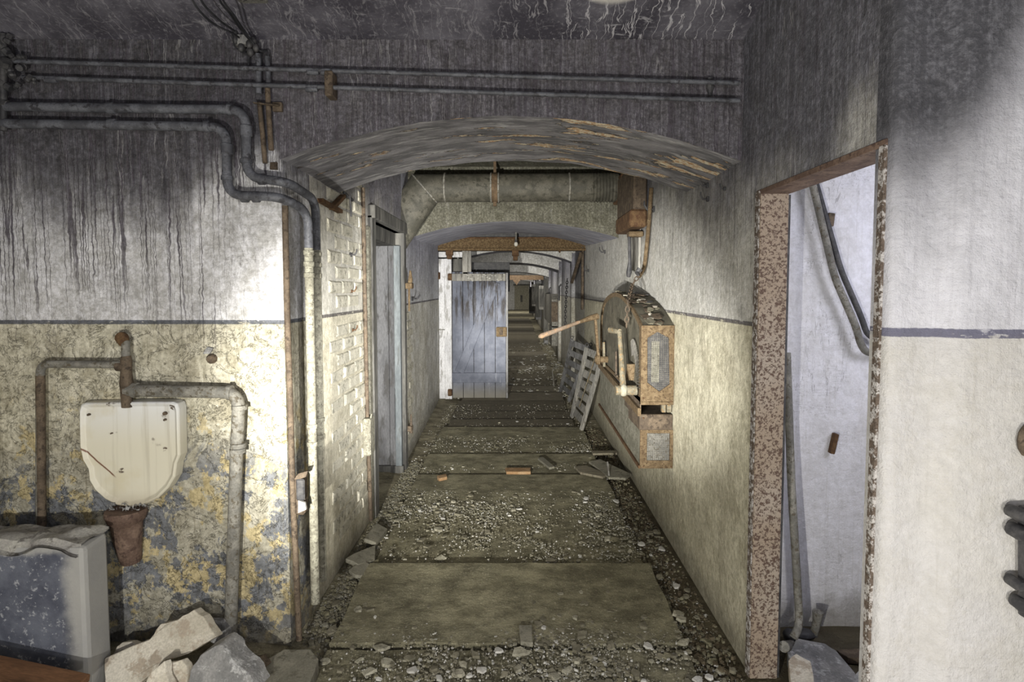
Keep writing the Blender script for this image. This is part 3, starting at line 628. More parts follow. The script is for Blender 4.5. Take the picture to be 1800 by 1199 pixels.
pa, pb = at(878, 577, YB - .07), at(884, 589, YB - .07); boxp('latch', (pa.x, YB - .075, pb.z), (pb.x, YB - .06, pa.z), M['rust_pipe'], bd)
mb = MB()
for i in range(26):
    p = at(random.uniform(820, 888), random.uniform(482, 495), YB - .023); mb.box((p.x - .012, p.y - .003, p.z - .005), (p.x + .012, p.y, p.z + .005), .001)
mb.build('paint_flakes', M['flake_white'], bd)['kind'] = 'stuff'
# frame post right
pp = bpy.data.objects.new('door_frame', None); COL.objects.link(pp); pp.location = (XR, YD + .1, 0); pp['kind'] = 'structure'; pp['label'] = 'thin grey-green post at the right end of the lintel'; pp['category'] = 'door frame'
boxp('post', (XR - .04, YD - .02, 1.30), (XR - .005, YD + .05, 2.2), M['rust_pipe'], pp)
# ------------------------------------------------------------------ pipes on the front left wall
def collar(pos, axis, r, L, mat, par, name='collar'):
    pos = Vector(pos); ax = Vector(axis).normalized(); mb = MB(); rr = r * 1.22
    mb.tube([pos - ax * L / 2, pos - ax * L * .42, pos + ax * L * .42, pos + ax * L / 2], [r * 1.05, rr, rr, r * 1.05], 14)
    return mb.build(name, mat, par, smooth=True)
def pipe(name, pts, r, mat, label, cat='pipe', group=None, fr_=.06, collars=(), cmat=None, n=12):
    pts = [Vector(p) for p in pts]; base = min(pts, key=lambda p: p.z)
    t = thing(name, base, label, cat, group)
    MB().tube(fillet(pts, fr_) if len(pts) > 2 else pts, r, n).build('pipe_run', mat, t, smooth=True)
    for (p, ax, L) in collars: collar(p, ax, r, L, cmat or mat, t)
    return t
YW = YF - .05
t = pipe('heating_pipe', [at(8, 107, YW), at(1300, 146, YW)], .0095, M['pipe_dark'], 'uppermost thin black pipe across the beam face')
for px, yy in ((550, 127), (575, 128)): collar(at(px, yy, YW), (1, 0, 0), .0095, .05, M['pipe_dark'], t)
t = pipe('heating_pipe', [at(40, 136, YW), at(1300, 177, YW)], .0095, M['pipe_dark'], 'second thin black pipe just beneath the uppermost one')
for px, yy in ((548, 157), (90, 141)): collar(at(px, yy, YW), (1, 0, 0), .0095, .05, M['pipe_dark'], t)
mb = MB(); a = at(570, 124, YW - .015); b = at(585, 168, YW - .015); mb.box((a.x, a.y - .004, b.z), (b.x, YF, a.z), .004); tag(mb.build('pipe_clamp', M['rust_pipe']), 'rusty strap clamping the two thin upper pipes together', 'clamp')
mb = MB()
p = at(1248, 155, YF - .01); mb.tube([at(1247, 136, YF - .02), p, at(1248, 168, YF - .02)], [.012, .017, .006], 8); tag(mb.build('iron_hook', M['black_iron']), 'small black hook on the beam at the right ends of the pipes', 'hook')
def elbow_collars(t, spec, r, mat):
    for (px, py, Y, ax, L) in spec: collar(at(px, py, Y), ax, r, L, mat, t)
R1 = .0195; y1 = YF - .06
XP = XL + .075
def rightface(px, py): # point on the corridor side, standing off the left wall
    return onX(px, py, XP)
cy1 = 2.72; cy2 = 2.60
A = [at(10, 187, y1), at(408, 193, y1), at(432, 215, y1), at(433, 312, y1), at(500, 324, y1)]
pC = Vector((XP, at(0, 0, 2.72).y, at(540, 350, 2.60).z)); 
A = [at(10, 187, y1), at(433, 193, y1), at(433, 312, y1), at(506, 320, y1 - .03), Vector((XP, 2.67, at(0, 352, 2.67).z)), Vector((XP, 2.67, .22))]
t1 = pipe('waste_pipe', A, R1, M['pipe_dark'], 'upper of the two thick black pipes turning the corner into the corridor', fr_=.075)
elbow_collars(t1, [(195, 190, y1, (1, 0, 0), .03), (405, 192, y1, (1, 0, 0), .02), (433, 230, y1, (0, 0, 1), .045), (433, 283, y1, (0, 0, 1), .02), (460, 315, y1, (1, 0, 0), .03)], R1, M['pipe_dark'])
B = [at(0, 217, y1), at(399, 223, y1), at(399, 343, y1), at(495, 346, y1 - .04), Vector((XP + .012, 2.54, at(0, 372, 2.54).z)), Vector((XP + .012, 2.54, .18))]
t2 = pipe('waste_pipe', B, R1, M['pipe_dark'], 'lower of the two thick black pipes turning the corner into the corridor', fr_=.075)
elbow_collars(t2, [(198, 219, y1, (1, 0, 0), .03), (365, 222, y1, (1, 0, 0), .02), (399, 262, y1, (0, 0, 1), .045), (399, 313, y1, (0, 0, 1), .02), (430, 346, y1, (1, 0, 0), .03), (450, 346, y1, (1, 0, 0), .03)], R1, M['pipe_dark'])
for t, yy, xx in ((t1, 2.67, XP), (t2, 2.54, XP + .012)):
    MB().tube([(xx, yy, 1.78), (xx, yy, .2 if t is t1 else .16)], R1 * 1.03, 12).build('painted_run', M['pipe_pale'], t, smooth=True)
    for z in (1.76, 1.71, 1.66, .98, .9): collar((xx, yy, z), (0, 0, 1), R1, .022, M['pipe_pale'], t)
# corner rust pipe
pipe('gas_pipe', [at(501, 362, YF - .03), at(505, 560, YF - .03), at(510, 700, YF - .03), at(514, 850, YF - .03), at(526, 1125, YF - .03)], .013, M['rust_pipe'], 'slim rusty brown pipe down the wall corner, left of the pale pipes')
pipe('conduit', [at(456, 180, YF - .025), at(461, 230, YF - .025), at(466, 287, YF - .025)], .010, M['rust_pipe'], 'left of two short rusty conduits above the arch corner')
pipe('conduit', [at(470, 150, YF - .025), at(473, 210, YF - .025), at(477, 264, YF - .025)], .011, M['rust_pipe'], 'right of two short rusty conduits above the arch corner')
mb = MB(); a = at(446, 181, YF - .045); b = at(490, 186, YF - .045); mb.bar(a, b, .004, .014, (0, 1, 0)); a = at(478, 179, YF - .02); b = at(495, 195, YF - .02); mb.box((a.x, a.y, b.z), (b.x, YF, a.z), .002)
tag(mb.build('conduit_bracket', M['rust_pipe']), 'flat bracket strapping the two rusty conduits to the wall', 'bracket')
mb = MB(); a = at(450, 92, YF - .03); b = at(459, 150, YF - .03)
mb.tube([at(454, 95, YF - .03), at(455, 165, YF - .03)], .012); tag(mb.build('conduit', M['pipe_dark']), 'stub of black conduit under the cable tangle', 'pipe')
mb = MB(); mb.tube([at(470, 100, YF - .03), at(472, 148, YF - .03)], .011); tag(mb.build('conduit', M['pipe_dark']), 'second stub of black conduit right under the cable tangle', 'pipe')
# ceiling cables
def cable(pp, label, r=.004):
    pts = []
    for (px, py, Y) in pp: pts.append(at(px, py, Y))
    out = []
    for i in range(len(pts) - 1):
        p0 = pts[max(i - 1, 0)]; p1 = pts[i]; p2 = pts[i + 1]; p3 = pts[min(i + 2, len(pts) - 1)]
        for k in range(6):
            t = k / 6; out.append(.5 * ((2 * p1) + (p2 - p0) * t + (2 * p0 - 5 * p1 + 4 * p2 - p3) * t * t + (3 * p1 - 3 * p2 + p3 - p0) * t ** 3))
    out.append(pts[-1]); mb = MB(); mb.tube(out, r, 6); return tag(mb.build('cable', M['wire'], smooth=True), label, 'cable')
cable([(320, -60, 1.95), (338, 0, 2.05), (370, 38, 2.18), (408, 58, 2.3), (420, 66, 2.4)], 'lowest sagging black cable on the ceiling, outer left one')
cable([(330, -60, 1.95), (353, 0, 2.05), (385, 35, 2.18), (412, 54, 2.32)], 'second sagging black cable from the left on the ceiling')
cable([(370, -50, 1.95), (386, 0, 2.08), (405, 25, 2.2), (424, 53, 2.35), (450, 84, 2.44), (452, 98, 2.44)], 'third black cable from the left, straight run into the tangle')
cable([(376, -50, 1.95), (392, 0, 2.08), (412, 28, 2.2), (430, 55, 2.35), (455, 88, 2.44), (470, 90, 2.44), (471, 104, 2.44)], 'rightmost black cable running into the tangle')
cable([(408, 58, 2.4), (412, 80, 2.43), (425, 92, 2.44), (436, 98, 2.44), (436, 125, 2.44)], 'black cable looping from the insulator down behind the pipes')
ju = thing('cable_junction', at(430, 82, 2.44), 'tangle of black insulators and fittings where the cables meet the wall', 'junction')
mb = MB()
for (px, py) in ((413, 60), (414, 70), (424, 84), (438, 78), (445, 72), (450, 84), (440, 92)): mb.ball(at(px, py, 2.43), .014, 8, 5, (1, 1, 1.3))
mb.build('insulator', M['black_iron'], ju, smooth=True)
p = at(428, 70, 2.44); MB().box((p.x - .045, p.y - .015, p.z - .02), (p.x + .03, YF, p.z + .02), .006).build('backing_plate', M['stone_grey'], ju)
mb = MB(); p = at(445, 43, 2.28); zc_ = zv(2.25); mb.box((p.x - .05, 2.2, zc_ - .02), (p.x + .06, 2.3, zc_ + .02), .008); mb.box((p.x - .04, 2.21, zc_ - .04), (p.x - .01, 2.25, zc_), .006)
tag(mb.build('ceiling_plate', M['wood_dark']), 'small dark plate fixed on the ceiling right of the cables', 'plate')
# valve cluster at the left edge
vc = thing('valve_cluster', at(20, 130, YF - .05), 'knobbly black valves where the pipes start at the left edge', 'valve')
for (px, py, r) in ((5, 85, .022), (8, 118, .026), (22, 100, .014), (38, 100, .011), (38, 118, .017), (50, 138, .013), (30, 150, .011), (60, 142, .009), (8, 150, .02), (4, 182, .022), (14, 68, .014), (20, 128, .016)):
    c = at(px, py, YF - .06); d = Vector((random.uniform(-1, 1), random.uniform(-.5, .2), random.uniform(-1, 1))).normalized() * r
    MB().tube([c - d * 1.5, c - d * 1.1, c - d * .3, c, c + d * .4, c + d * 1.4], [r * .7, r, r * .95, r * .55, r * .9, r * .8], 8).build('valve_body', M['black_iron'], vc)
mb = MB(); mb.tube([at(5, 60, YF - .06), at(6, 230, YF - .06)], .014); mb.build('riser', M['black_iron'], vc, smooth=True)
# broken switch box on the corner
sb = thing('switch_box', at(530, 900, YF), 'broken switch box with torn casing beside the rusty corner pipe', 'switch box')
p = Vector((XL + .0, YF + .04, at(528, 865, YF + .04).z))
a = at(516, 836, YF - .02); b = at(537, 905, YF - .02)
MB().box((a.x, YF - .03, b.z), (b.x, YF + .02, a.z), .01).build('back_box', M['rust_pipe'], sb)
a = at(520, 842, YF - .04); b = at(536, 880, YF - .04)
MB().box((a.x, YF - .045, b.z), (b.x, YF - .03, a.z), .006).build('inner', M['black_iron'], sb)
mb = MB(); mb.prism([at(517, 843, YF - .05), at(524, 833, YF - .05), at(541, 828, YF - .05), at(538, 838, YF - .05), at(528, 842, YF - .05)], (0, .012, 0)); mb.build('torn_lid', M['rust_pipe'], sb)
mb = MB(); mb.prism([at(524, 880, YF - .05), at(536, 884, YF - .05), at(538, 896, YF - .05), at(524, 902, YF - .05)], (0, .012, 0)); mb.build('white_shard', M['flake_white'], sb)
# ------------------------------------------------------------------ urinal
ur = thing('urinal', at(228, 890, YF), 'grimy white slab urinal with a rounded bottom on the left wall', 'urinal')
out = [(150, 708), (205, 707), (255, 706), (304, 706), (312, 709), (315, 718), (316, 760), (317, 800), (311, 815), (308, 838), (296, 858), (278, 876), (256, 887), (230, 891), (206, 888), (186, 878), (168, 862), (158, 845), (156, 825), (146, 808), (141, 785), (140, 745), (140, 720), (143, 711)]
YU = YF - .055
fr_ = [at(x, y, YU) for x, y in out]; c = sum(fr_, Vector()) / len(fr_)
bk = [Vector((p.x, YF - .002, p.z)) for p in fr_]; inn = [c + (p - c) * .965 + Vector((0, -.008, 0)) for p in fr_]; dish = [c + (p - c) * .90 + Vector((0, .006, 0)) for p in fr_]
n = len(fr_); mb = MB()
fs = []
for r in range(3): fs += [(r * n + i, r * n + (i + 1) % n, (r + 1) * n + (i + 1) % n, (r + 1) * n + i) for i in range(n)]
fs.append(tuple(3 * n + i for i in range(n)))
mb.add(bk + fr_ + inn + dish, fs); mb.build('bowl_slab', M['porcelain'], ur, smooth=False, bev=.003)
for (x, y, r) in ((290, 727, .008), (290, 738, .005), (156, 729, .005), (196, 762, .003)):
    p = at(x, y, YU - .001); MB().tube([p + Vector((0, .012, 0)), p - Vector((0, .006, 0))], r, 8).build('bolt', M['rust_pipe'], ur)
mb = MB()
for i in range(60):
    p = at(random.uniform(190, 262), random.uniform(884, 897), YU - random.uniform(0, .03)); s_ = random.uniform(.004, .012); mb.prism([p + Vector((random.uniform(-s_, s_), 0, random.uniform(-s_, s_))) for _ in range(3)], (0, -.003, 0))
mb.build('scale_crust', M['stone_grey'], ur)['kind'] = 'stuff'
cx = at(222, 900, YF - .05).x
mb = MB(); zz = lambda py: at(220, py, YF - .05).z
mb.tube([(cx, YF - .05, zz(895)), (cx, YF - .05, zz(902)), (cx, YF - .05, zz(915)), (cx, YF - .05, zz(917)), (cx, YF - .045, zz(950)), (cx, YF - .03, zz(990))], [.080, .082, .070, .062, .054, .040], 16)
mb.build('drain_funnel', M['head_rust'], ur, smooth=True)
# flush pipe
fp = thing('flush_pipe', at(215, 600, YF), 'rust-brown flush pipe feeding the urinal, with side branches', 'pipe')
yq = YF - .055
MB().tube([at(214, 594, YF), at(214, 594, YF - .05), at(219, 604, YF - .06)], [.026, .026, .02], 12).build('stub', M['rust'], fp, smooth=True)
MB().tube([at(221, 598, yq), at(221, 632, yq)], .017, 12).build('neck', M['pipe_grey'], fp, smooth=True)
mb = MB(); mb.tube([at(221, 626, yq), at(222, 634, yq), at(222, 655, yq), at(222, 672, yq), at(223, 690, yq), at(223, 716, yq)], [.019, .022, .022, .026, .024, .020], 12); mb.build('spreader', M['rust_pipe'], fp, smooth=True)
b1 = fillet([at(222, 641, yq), at(71, 640, yq), at(71, 930, yq)], .04)
MB().tube(b1, .0165, 12).build('left_branch', M['pipe_grey'], fp, smooth=True)
MB().tube([at(71, 660, yq), at(73, 925, yq)], .0172, 12).build('left_drop', M['rust_pipe'], fp, smooth=True)
MB().tube([at(222, 644, yq), at(206, 644, yq)], .021, 12).build('collar', M['rust_pipe'], fp, smooth=True)
b2 = fillet([at(222, 686, yq), at(421, 690, yq), at(416, 790, yq), at(404, 1150, yq)], .075)
MB().tube(b2, .0265, 14).build('right_branch', M['pipe_grey'], fp, smooth=True)
for (px, py, ax) in ((238, 686, (1, 0, 0)), (404, 690, (1, 0, 0)), (421, 716, (0, 0, 1)), (419, 783, (0, 0, 1)), (418, 792, (0, 0, 1))): collar(at(px, py, yq), ax, .0265, .022, M['pipe_grey'], fp)
# ------------------------------------------------------------------ block with rag, shards
bl = thing('concrete_block', (-1.9, 2.1, 0), 'dark blue-painted block with scuffed pale edges at the lower left', 'block')
mb = MB(); v = []
zt = at(60, 962, 2.12).z; mb.prism([(-2.24, 2.12, 0), (-1.65, 2.12, 0), (-1.664, 2.27, 0), (-2.24, 2.27, 0)], (0, 0, zt)); mb.build('block_body', M['block'], bl, bev=.02)
rg = thing('dusty_rag', (-1.9, 2.1, zt), 'crumpled dusty grey rag lying over the top of the block', 'rag')
mb = MB(); vs = []; nx_, ny_ = 30, 12
for j in range(ny_ + 1):
    for i in range(nx_ + 1):
        x = -2.22 + .55 * i / nx_; y = 2.105 + .18 * j / ny_; e = min(i, nx_ - i, 3) / 3
        z = zt + .006 + .028 * e * (noise.noise(Vector((x * 7, y * 9, 3))) + .5) + .012 * noise.noise(Vector((x * 19, y * 15, 0)))
        if y < 2.125: z -= .03 + .02 * noise.noise(Vector((x * 8, 0, 1)))
        vs.append((x, y, z))
vs2 = [(a_, b_, c_ - .006) for a_, b_, c_ in vs]; N_ = len(vs)
fs = [(j * (nx_ + 1) + i, j * (nx_ + 1) + i + 1, (j + 1) * (nx_ + 1) + i + 1, (j + 1) * (nx_ + 1) + i) for j in range(ny_) for i in range(nx_)]
fs += [tuple(N_ + q for q in f[::-1]) for f in fs]; mb.add(vs + vs2, fs); mb.build('cloth', M['cloth'], rg, smooth=True)
cr = thing('wooden_board', (-1.6, 1.93, 0), 'brown board end poking in at the bottom left corner', 'board')
a = at(0, 1188, 1.9); b = at(125, 1222, 1.9); mb = MB(); mb.bar((a.x - .3, 1.93, a.z + .05), (b.x, 1.93, b.z), .12, .03, (0, 0, 1), .004); mb.build('top_board', M['orange_wood'], cr)
boxp('lid_edge', (a.x - .3, 1.93, 0), (b.x - .03, 1.96, b.z - .03), M['black_iron'], cr)
def shard(name, pts, Yb, Yt, th, mat, label, cat='rubble', group=None, pyb=1199, pyt=1070, sub=3, j=.004):
    P = []
    for i in range(len(pts)):
        a, b = pts[i], pts[(i + 1) % len(pts)]
        for k in range(sub):
            f = k / sub; px = a[0] + (b[0] - a[0]) * f; py = a[1] + (b[1] - a[1]) * f; Y = Yb + (Yt - Yb) * (pyb - py) / (pyb - pyt)
            q = at(px, py, Y); 
            if k: q += Vector((random.uniform(-j, j), 0, random.uniform(-j, j)))
            P.append(q)
    mb = MB(); mb.prism(P, (.01, th, -.01)); o = mb.build(name, mat, bev=.004); return tag(o, label, cat, group)
shard('ceramic_shard', [(183, 1158), (222, 1140), (262, 1125), (282, 1097), (312, 1090), (340, 1072), (362, 1092), (380, 1120), (330, 1150), (290, 1160), (270, 1180), (230, 1215), (183, 1215)], 2.16, 2.30, .04, M['shard'], 'large pale curved slab, biggest of the broken pieces')
shard('ceramic_shard', [(190, 1160), (205, 1136), (216, 1129), (250, 1131), (272, 1118), (285, 1140), (240, 1165)], 2.24, 2.36, .03, M['shard'], 'pale slab tucked behind the left of the large curved slab')
shard('stone_chunk', [(326, 1215), (334, 1180), (352, 1152), (385, 1133), (400, 1142), (410, 1162), (432, 1180), (452, 1215)], 2.08, 2.18, .10, M['stone_grey'], 'grey pointed stone in front of the downpipe foot')
shard('ceramic_shard', [(250, 1215), (262, 1185), (288, 1162), (292, 1190), (302, 1215)], 2.06, 2.12, .03, M['shard'], 'small pale triangular shard below the large slab')
shard('ceramic_shard', [(291, 1166), (318, 1160), (328, 1175), (330, 1215), (305, 1215)], 2.10, 2.14, .03, M['shard'], 'narrow pale shard between the large slab and the grey stone')
shard('stone_chunk', [(350, 1088), (388, 1092), (397, 1110), (396, 1140), (370, 1130)], 2.32, 2.38, .04, M['stone_grey'], 'dull grey slab piece against the wall behind the downpipe')
shard('stone_chunk', [(440, 1158), (456, 1155), (466, 1170), (462, 1185), (448, 1180)], 2.22, 2.26, .04, M['rust_pipe'], 'small brown chunk on the floor right of the downpipe')
def flatslab(name, pts, z, th, mat, label, cat='slab', tilt=(0, 0), group=None):
    P = [onZ(px, py, z) for px, py in pts]; c = sum(P, Vector()) / len(P)
    P = [Vector((p.x, p.y, z + tilt[0] * (p.x - c.x) + tilt[1] * (p.y - c.y))) for p in P]
    Q = []
    for i in range(len(P)):
        a, b = P[i], P[(i + 1) % len(P)]; Q.append(a); Q.append(a.lerp(b, .5) + Vector((random.uniform(-.006, .006), random.uniform(-.006, .006), 0)))
    mb = MB(); mb.prism(Q, (0, 0, -th)); return tag(mb.build(name, mat, bev=.003), label, cat, group)
flatslab('stone_slab', [(470, 1158), (500, 1141), (545, 1141), (560, 1158), (545, 1199), (470, 1215), (455, 1190)], .06, .06, M['stone_slab'], 'flat grey slab on the floor at the foot of the corner pipe')
flatslab('stone_slab', [(640, 950), (662, 921), (681, 926), (661, 952)], .04, .025, M['stone_slab'], 'uppermost loose slab against the brick wall base', tilt=(-.25, 0))
flatslab('stone_slab', [(607, 990), (635, 970), (660, 955), (659, 978), (630, 992)], .04, .025, M['stone_slab'], 'middle loose slab against the brick wall base', tilt=(-.35, 0))
flatslab('stone_slab', [(613, 1005), (638, 984), (663, 997), (650, 1010), (625, 1012)], .03, .02, M['stone_slab'], 'lowest loose slab beside the brick wall base', tilt=(-.15, 0))
flatslab('tile_piece', [(912, 1098), (935, 1098), (937, 1130), (915, 1128)], .035, .02, M['stone_slab'], 'single small brown tile piece in the middle foreground', 'tile')
flatslab('brick_shard', [(888, 822), (933, 822), (933, 829), (890, 829)], .04, .03, M['brick_red'], 'flat orange brick shard lying mid-corridor', 'brick')
flatslab('brick_shard', [(768, 836), (784, 833), (786, 838), (772, 841)], .04, .03, M['brick_red'], 'small orange brick crumb near the left doorway', 'brick')
flatslab('floor_board', [(1035, 808), (1055, 806), (1110, 836), (1100, 842), (1070, 838)], .05, .02, M['stone_slab'], 'largest fallen board on the floor below the winch', 'board', tilt=(.1, 0))
flatslab('floor_board', [(945, 805), (955, 803), (975, 820), (966, 822)], .05, .02, M['stone_slab'], 'short narrow board lying left of the winch boards', 'board')
flatslab('floor_board', [(1010, 820), (1030, 818), (1068, 832), (1060, 838), (1020, 830)], .04, .02, M['plank'], 'flat board lying just left of the largest fallen board', 'board')
flatslab('floor_board', [(1040, 792), (1085, 792), (1085, 796), (1042, 797)], .05, .02, M['plank'], 'thin stick lying crosswise beyond the fallen boards', 'board')
mb = MB(); a = onZ(1071, 842, .02); mb.bar(a, a + Vector((-.01, .05, .13)), .012, .012); tag(mb.build('stick', M['wood_grey']), 'short upright splinter beside the fallen boards', 'stick')

mb = MB(); p = at(371, 631, YF - .012); mb.tube([p + Vector((0, .012, 0)), p, p - Vector((0, .01, 0))], [.022, .022, .014], 10)
tag(mb.build('wall_plug', M['rust_pipe'], smooth=True), 'round brown plug in the plaster above the right flush branch', 'plug')
mb = MB(); mb.prism([at(356, 622, YF - .012), at(364, 610, YF - .012), at(374, 612, YF - .012), at(368, 622, YF - .012)], (0, .012, 0)); tag(mb.build('plaster_chip', M['stone_grey']), 'grey chip stuck on the plaster just above the round plug', 'chip')
# ------------------------------------------------------------------ left wall fittings
pipe('conduit', [onX(638, 330, XL + .02), onX(641, 500, XL + .02), onX(645, 700, XL + .02), onX(652, 915, XL + .02)], .013, M['rust_pipe'], 'rusty brown conduit running down beside the left doorway')
a = onX(646, 735, XL + .03); b = onX(656, 790, XL + .03); mb = MB(); mb.box((XL, a.y - .03, b.z), (XL + .055, a.y + .09, a.z), .01); mb.tube([(XL + .05, a.y, a.z + .0), (XL + .06, a.y - .01, a.z + .03)], .005, 6)
tag(mb.build('junction_box', M['pipe_pale']), 'long pale junction box low on the rusty conduit', 'junction box')
def hook(px, py, X, label, s=1.0, mat=None):
    p = onX(px, py, X); sg = 1 if X < 0 else -1; mb = MB()
    mb.tube([p, p + Vector((sg * .05 * s, 0, 0)), p + Vector((sg * .07 * s, 0, .03 * s)), p + Vector((sg * .07 * s, 0, .06 * s))], [.008 * s, .008 * s, .008 * s, .004], 7)
    mb.box((p.x - .0, p.y - .018 * s, p.z - .02 * s), (p.x + sg * .012, p.y + .018 * s, p.z + .02 * s), .002)
    return tag(mb.build('iron_hook', mat or M['black_iron']), label, 'hook')
hook(615, 448, XL, 'small hook among the bricks, upper one', .6); hook(616, 512, XL, 'small rusty stub among the bricks below the little hook', .5, M['rust'])
hook(618, 580, XL, 'lower rusty stub among the bricks', .5, M['rust'])
hook(724, 525, XL - .02, 'hook on the wall just past the left doorway', 1.1)
mb = MB(); p = onX(600, 350, XL); mb.tube([p, p + Vector((.05, 0, .02)), p + Vector((.055, .0, -.10))], .006, 6); mb.tube([p + Vector((.03, -.05, .03)), p + Vector((.05, .05, 0))], .009, 6); tag(mb.build('iron_hook', M['black_iron']), 'black bent hook right under the near arch spring', 'hook')
mb = MB(); a = onX(563, 352, XL + .03); b = onX(598, 372, XL + .03); mb.bar(a, b, .03, .02); mb.bar(onX(583, 366, XL + .03), onX(603, 345, XL + .03), .03, .02)
tag(mb.build('arch_bracket', M['rust']), 'rusty bracket where the near arch meets the left wall', 'bracket')
mb = MB(); a = at(480, 291, YF - .01); b = at(494, 300, YF + .05); mb.bar(a, b, .03, .03); tag(mb.build('iron_stub', M['rust_pipe']), 'brown iron stub at the left spring of the near arch', 'stub')
# ------------------------------------------------------------------ duct
YDu = 5.13; r = .124
p0 = at(752, 331, YDu); p1 = at(1085, 329, YDu); pe = at(700, 392, YDu + .0)
dt = thing('ventilation_duct', (0, YDu, p0.z), 'round dusty sheet-metal duct slung across under the second arch', 'duct')
# mitred run: straight part, then the sloping leg cut off by the wall
def ring(c, ax, r, n=24, shear=0.0, cut=None):
    return [Vector((c.x + shear * math.cos(a) * r, c.y + math.sin(a) * r, c.z + math.cos(a) * r)) for a in (2 * math.pi * k / n for k in range(n))]
N = 24
ra = ring(at(746, 331, YDu), None, r, N, -.12 / r * r / .124 * .9); rb = ring(p1, None, r, N)
mb = MB(); mb.add(ra + rb, [(k, (k + 1) % N, N + (k + 1) % N, N + k) for k in range(N)]); mb.build('straight_run', M['sheet'], dt, smooth=True)
leg = []
for v in ra: # follow direction down and left to the wall plane
    d = Vector((-1, 0, -1.5)); s_ = (v.x - (XL - .03)); leg.append(v + d * s_ * 1.0)
mb = MB(); mb.add(ra + leg, [(k, (k + 1) % N, N + (k + 1) % N, N + k) for k in range(N)]); mb.build('elbow_leg', M['sheet'], dt, smooth=True)
c = at(748, 331, YDu); MB().tube([Vector((v.x, v.y, v.z)) for v in (ra + [ra[0]])], .008, 6, False).build('mitre_seam', M['pipe_grey'], dt, smooth=True)
for px, w_ in ((783, .02), (1000, .02)):
    c = at(px, 330, YDu); MB().tube([c - Vector((w_ / 2, 0, 0)), c - Vector((w_ / 4, 0, 0)), c + Vector((w_ / 4, 0, 0)), c + Vector((w_ / 2, 0, 0))], [r, r + .009, r + .009, r], 24).build('seam', M['pipe_grey'], dt, smooth=True)
for k in range(8):
    c = at(1040 + k * 5.5, 330, YDu); MB().tube([c - Vector((.012, 0, 0)), c, c + Vector((.012, 0, 0))], [r - .002, r + .007, r - .002], 24).build('corrugation', M['sheet'], dt, smooth=True)
c = at(870, 330, YDu)
hs_ = MB().tube([c - Vector((.025, 0, 0)), c + Vector((.025, 0, 0))], r + .006, 24).build('hanger_strap', M['strap'], dt, smooth=True)
MB().box((c.x - .012, c.y - .012, c.z + r), (c.x + .012, c.y + .012, 2.76)).build('hanger_rod', M['strap'], hs_)
MB().box((c.x - .015, c.y - .02, c.z - r - .04), (c.x + .015, c.y + .02, c.z - r), .003).build('clamp_bolt', M['strap'], hs_)
for px in (868.5 - 5, 876.5): c2 = at(px, 330, YDu); MB().tube([c2 - Vector((.006, 0, 0)), c2 + Vector((.006, 0, 0))], r + .010, 24).build('strap_edge', M['pipe_grey'], hs_, smooth=True)
# rust box and hardware right of the duct
rbx = thing('rusty_outlet_box', onX(1125, 400, XR), 'rusted sheet box on the wall at the right end of the duct', 'duct box')
a = at(1088, 308, 5.0); b = at(1104, 352, 5.0); MB().box((a.x, 4.9, b.z), (b.x + .03, 5.3, a.z), .01).build('end_cap', M['rust'], rbx)
pa = onX(1110, 312, XR); pb = onX(1137, 392, XR)
MB().box((XR - .10, pb.y, pb.z), (XR, pa.y + .1, pa.z), .01).build('box_body', M['rust_pipe'], rbx)
MB().box((XR - .13, pb.y - .02, pb.z - .03), (XR, pa.y, pb.z + .10), .015).build('lower_band', M['rust'], rbx)
pipe('gas_pipe', [onX(1145, 330, XR - .03), onX(1140, 400, XR - .03), onX(1133, 470, XR - .03), onX(1124, 486, XR - .08)], .014, M['rust_ochre'], 'thin orange-rust pipe on the right wall above the winch')
bp = onX(1140, 400, XR); MB()
mb = MB(); q0 = onX(1118, 312, XR - .02); q1 = onX(1118, 500, XR - .02); mb.box((XR - .02, q0.y - .12, 1.75), (XR, q0.y + .18, 2.5), .003); tag(mb.build('backing_board', M['wood_grey']), 'grey vertical board on the right wall behind the rusty pipe', 'board')
pl = thing('pull_lever', onX(1108, 480, XR - .08), 'thin black pull lever hanging beside the backing board', 'lever')
MB().tube([onX(1106, 412, XR - .1), onX(1107, 460, XR - .1), onX(1106, 478, XR - .1), onX(1105, 486, XR - .1)], [.012, .012, .022, .016], 8).build('rod', M['black_iron'], pl, smooth=True)
a = onX(1106, 412, XR - .1); mb = MB(); mb.box((a.x - .01, a.y - .05, a.z - .02), (XR, a.y + .05, a.z + .02), .006); mb.build('pivot', M['rust_ochre'], pl)
# chain to the winch
def chain(name, pts, r, wr, label, mat):
    pts = [Vector(p) for p in pts]; t = thing(name, pts[-1], label, 'chain'); step = r * 2.6; k = 0
    mbs = MB()
    for i in range(len(pts) - 1):
        a, b = pts[i], pts[i + 1]; d = b - a; n = max(1, int(d.length / step)); dn = d.normalized()
        side = dn.cross(Vector((0, 1, 0))).normalized(); nor = dn.cross(side)
        for q in range(n):
            c = a + d * ((q + .5) / n); s_ = side if k % 2 else nor; k += 1; loop = []
            for w_ in range(9): ang = 2 * math.pi * w_ / 8; loop.append(c + s_ * math.cos(ang) * r + dn * math.sin(ang) * r * 1.8)
            mbs.tube(loop, wr, 5, False)
    o = mbs.build('links', mat, t, smooth=True); return t
hk = onX(1125, 480, XR - .10)
ct = chain('winch_chain', [hk, onX(1112, 500, XR - .14), onX(1104, 530, XR - .24), onX(1101, 575, XR - .245)], .013, .004, 'short rusty chain dangling over the winch hood', M['rust_pipe'])
mb = MB(); mb.tube([hk + Vector((0, 0, .03)), hk + Vector((-.02, 0, .0)), hk + Vector((-.02, -.05, -.02))], [.02, .018, .006], 6); mb.build('hook', M['black_iron'], ct)
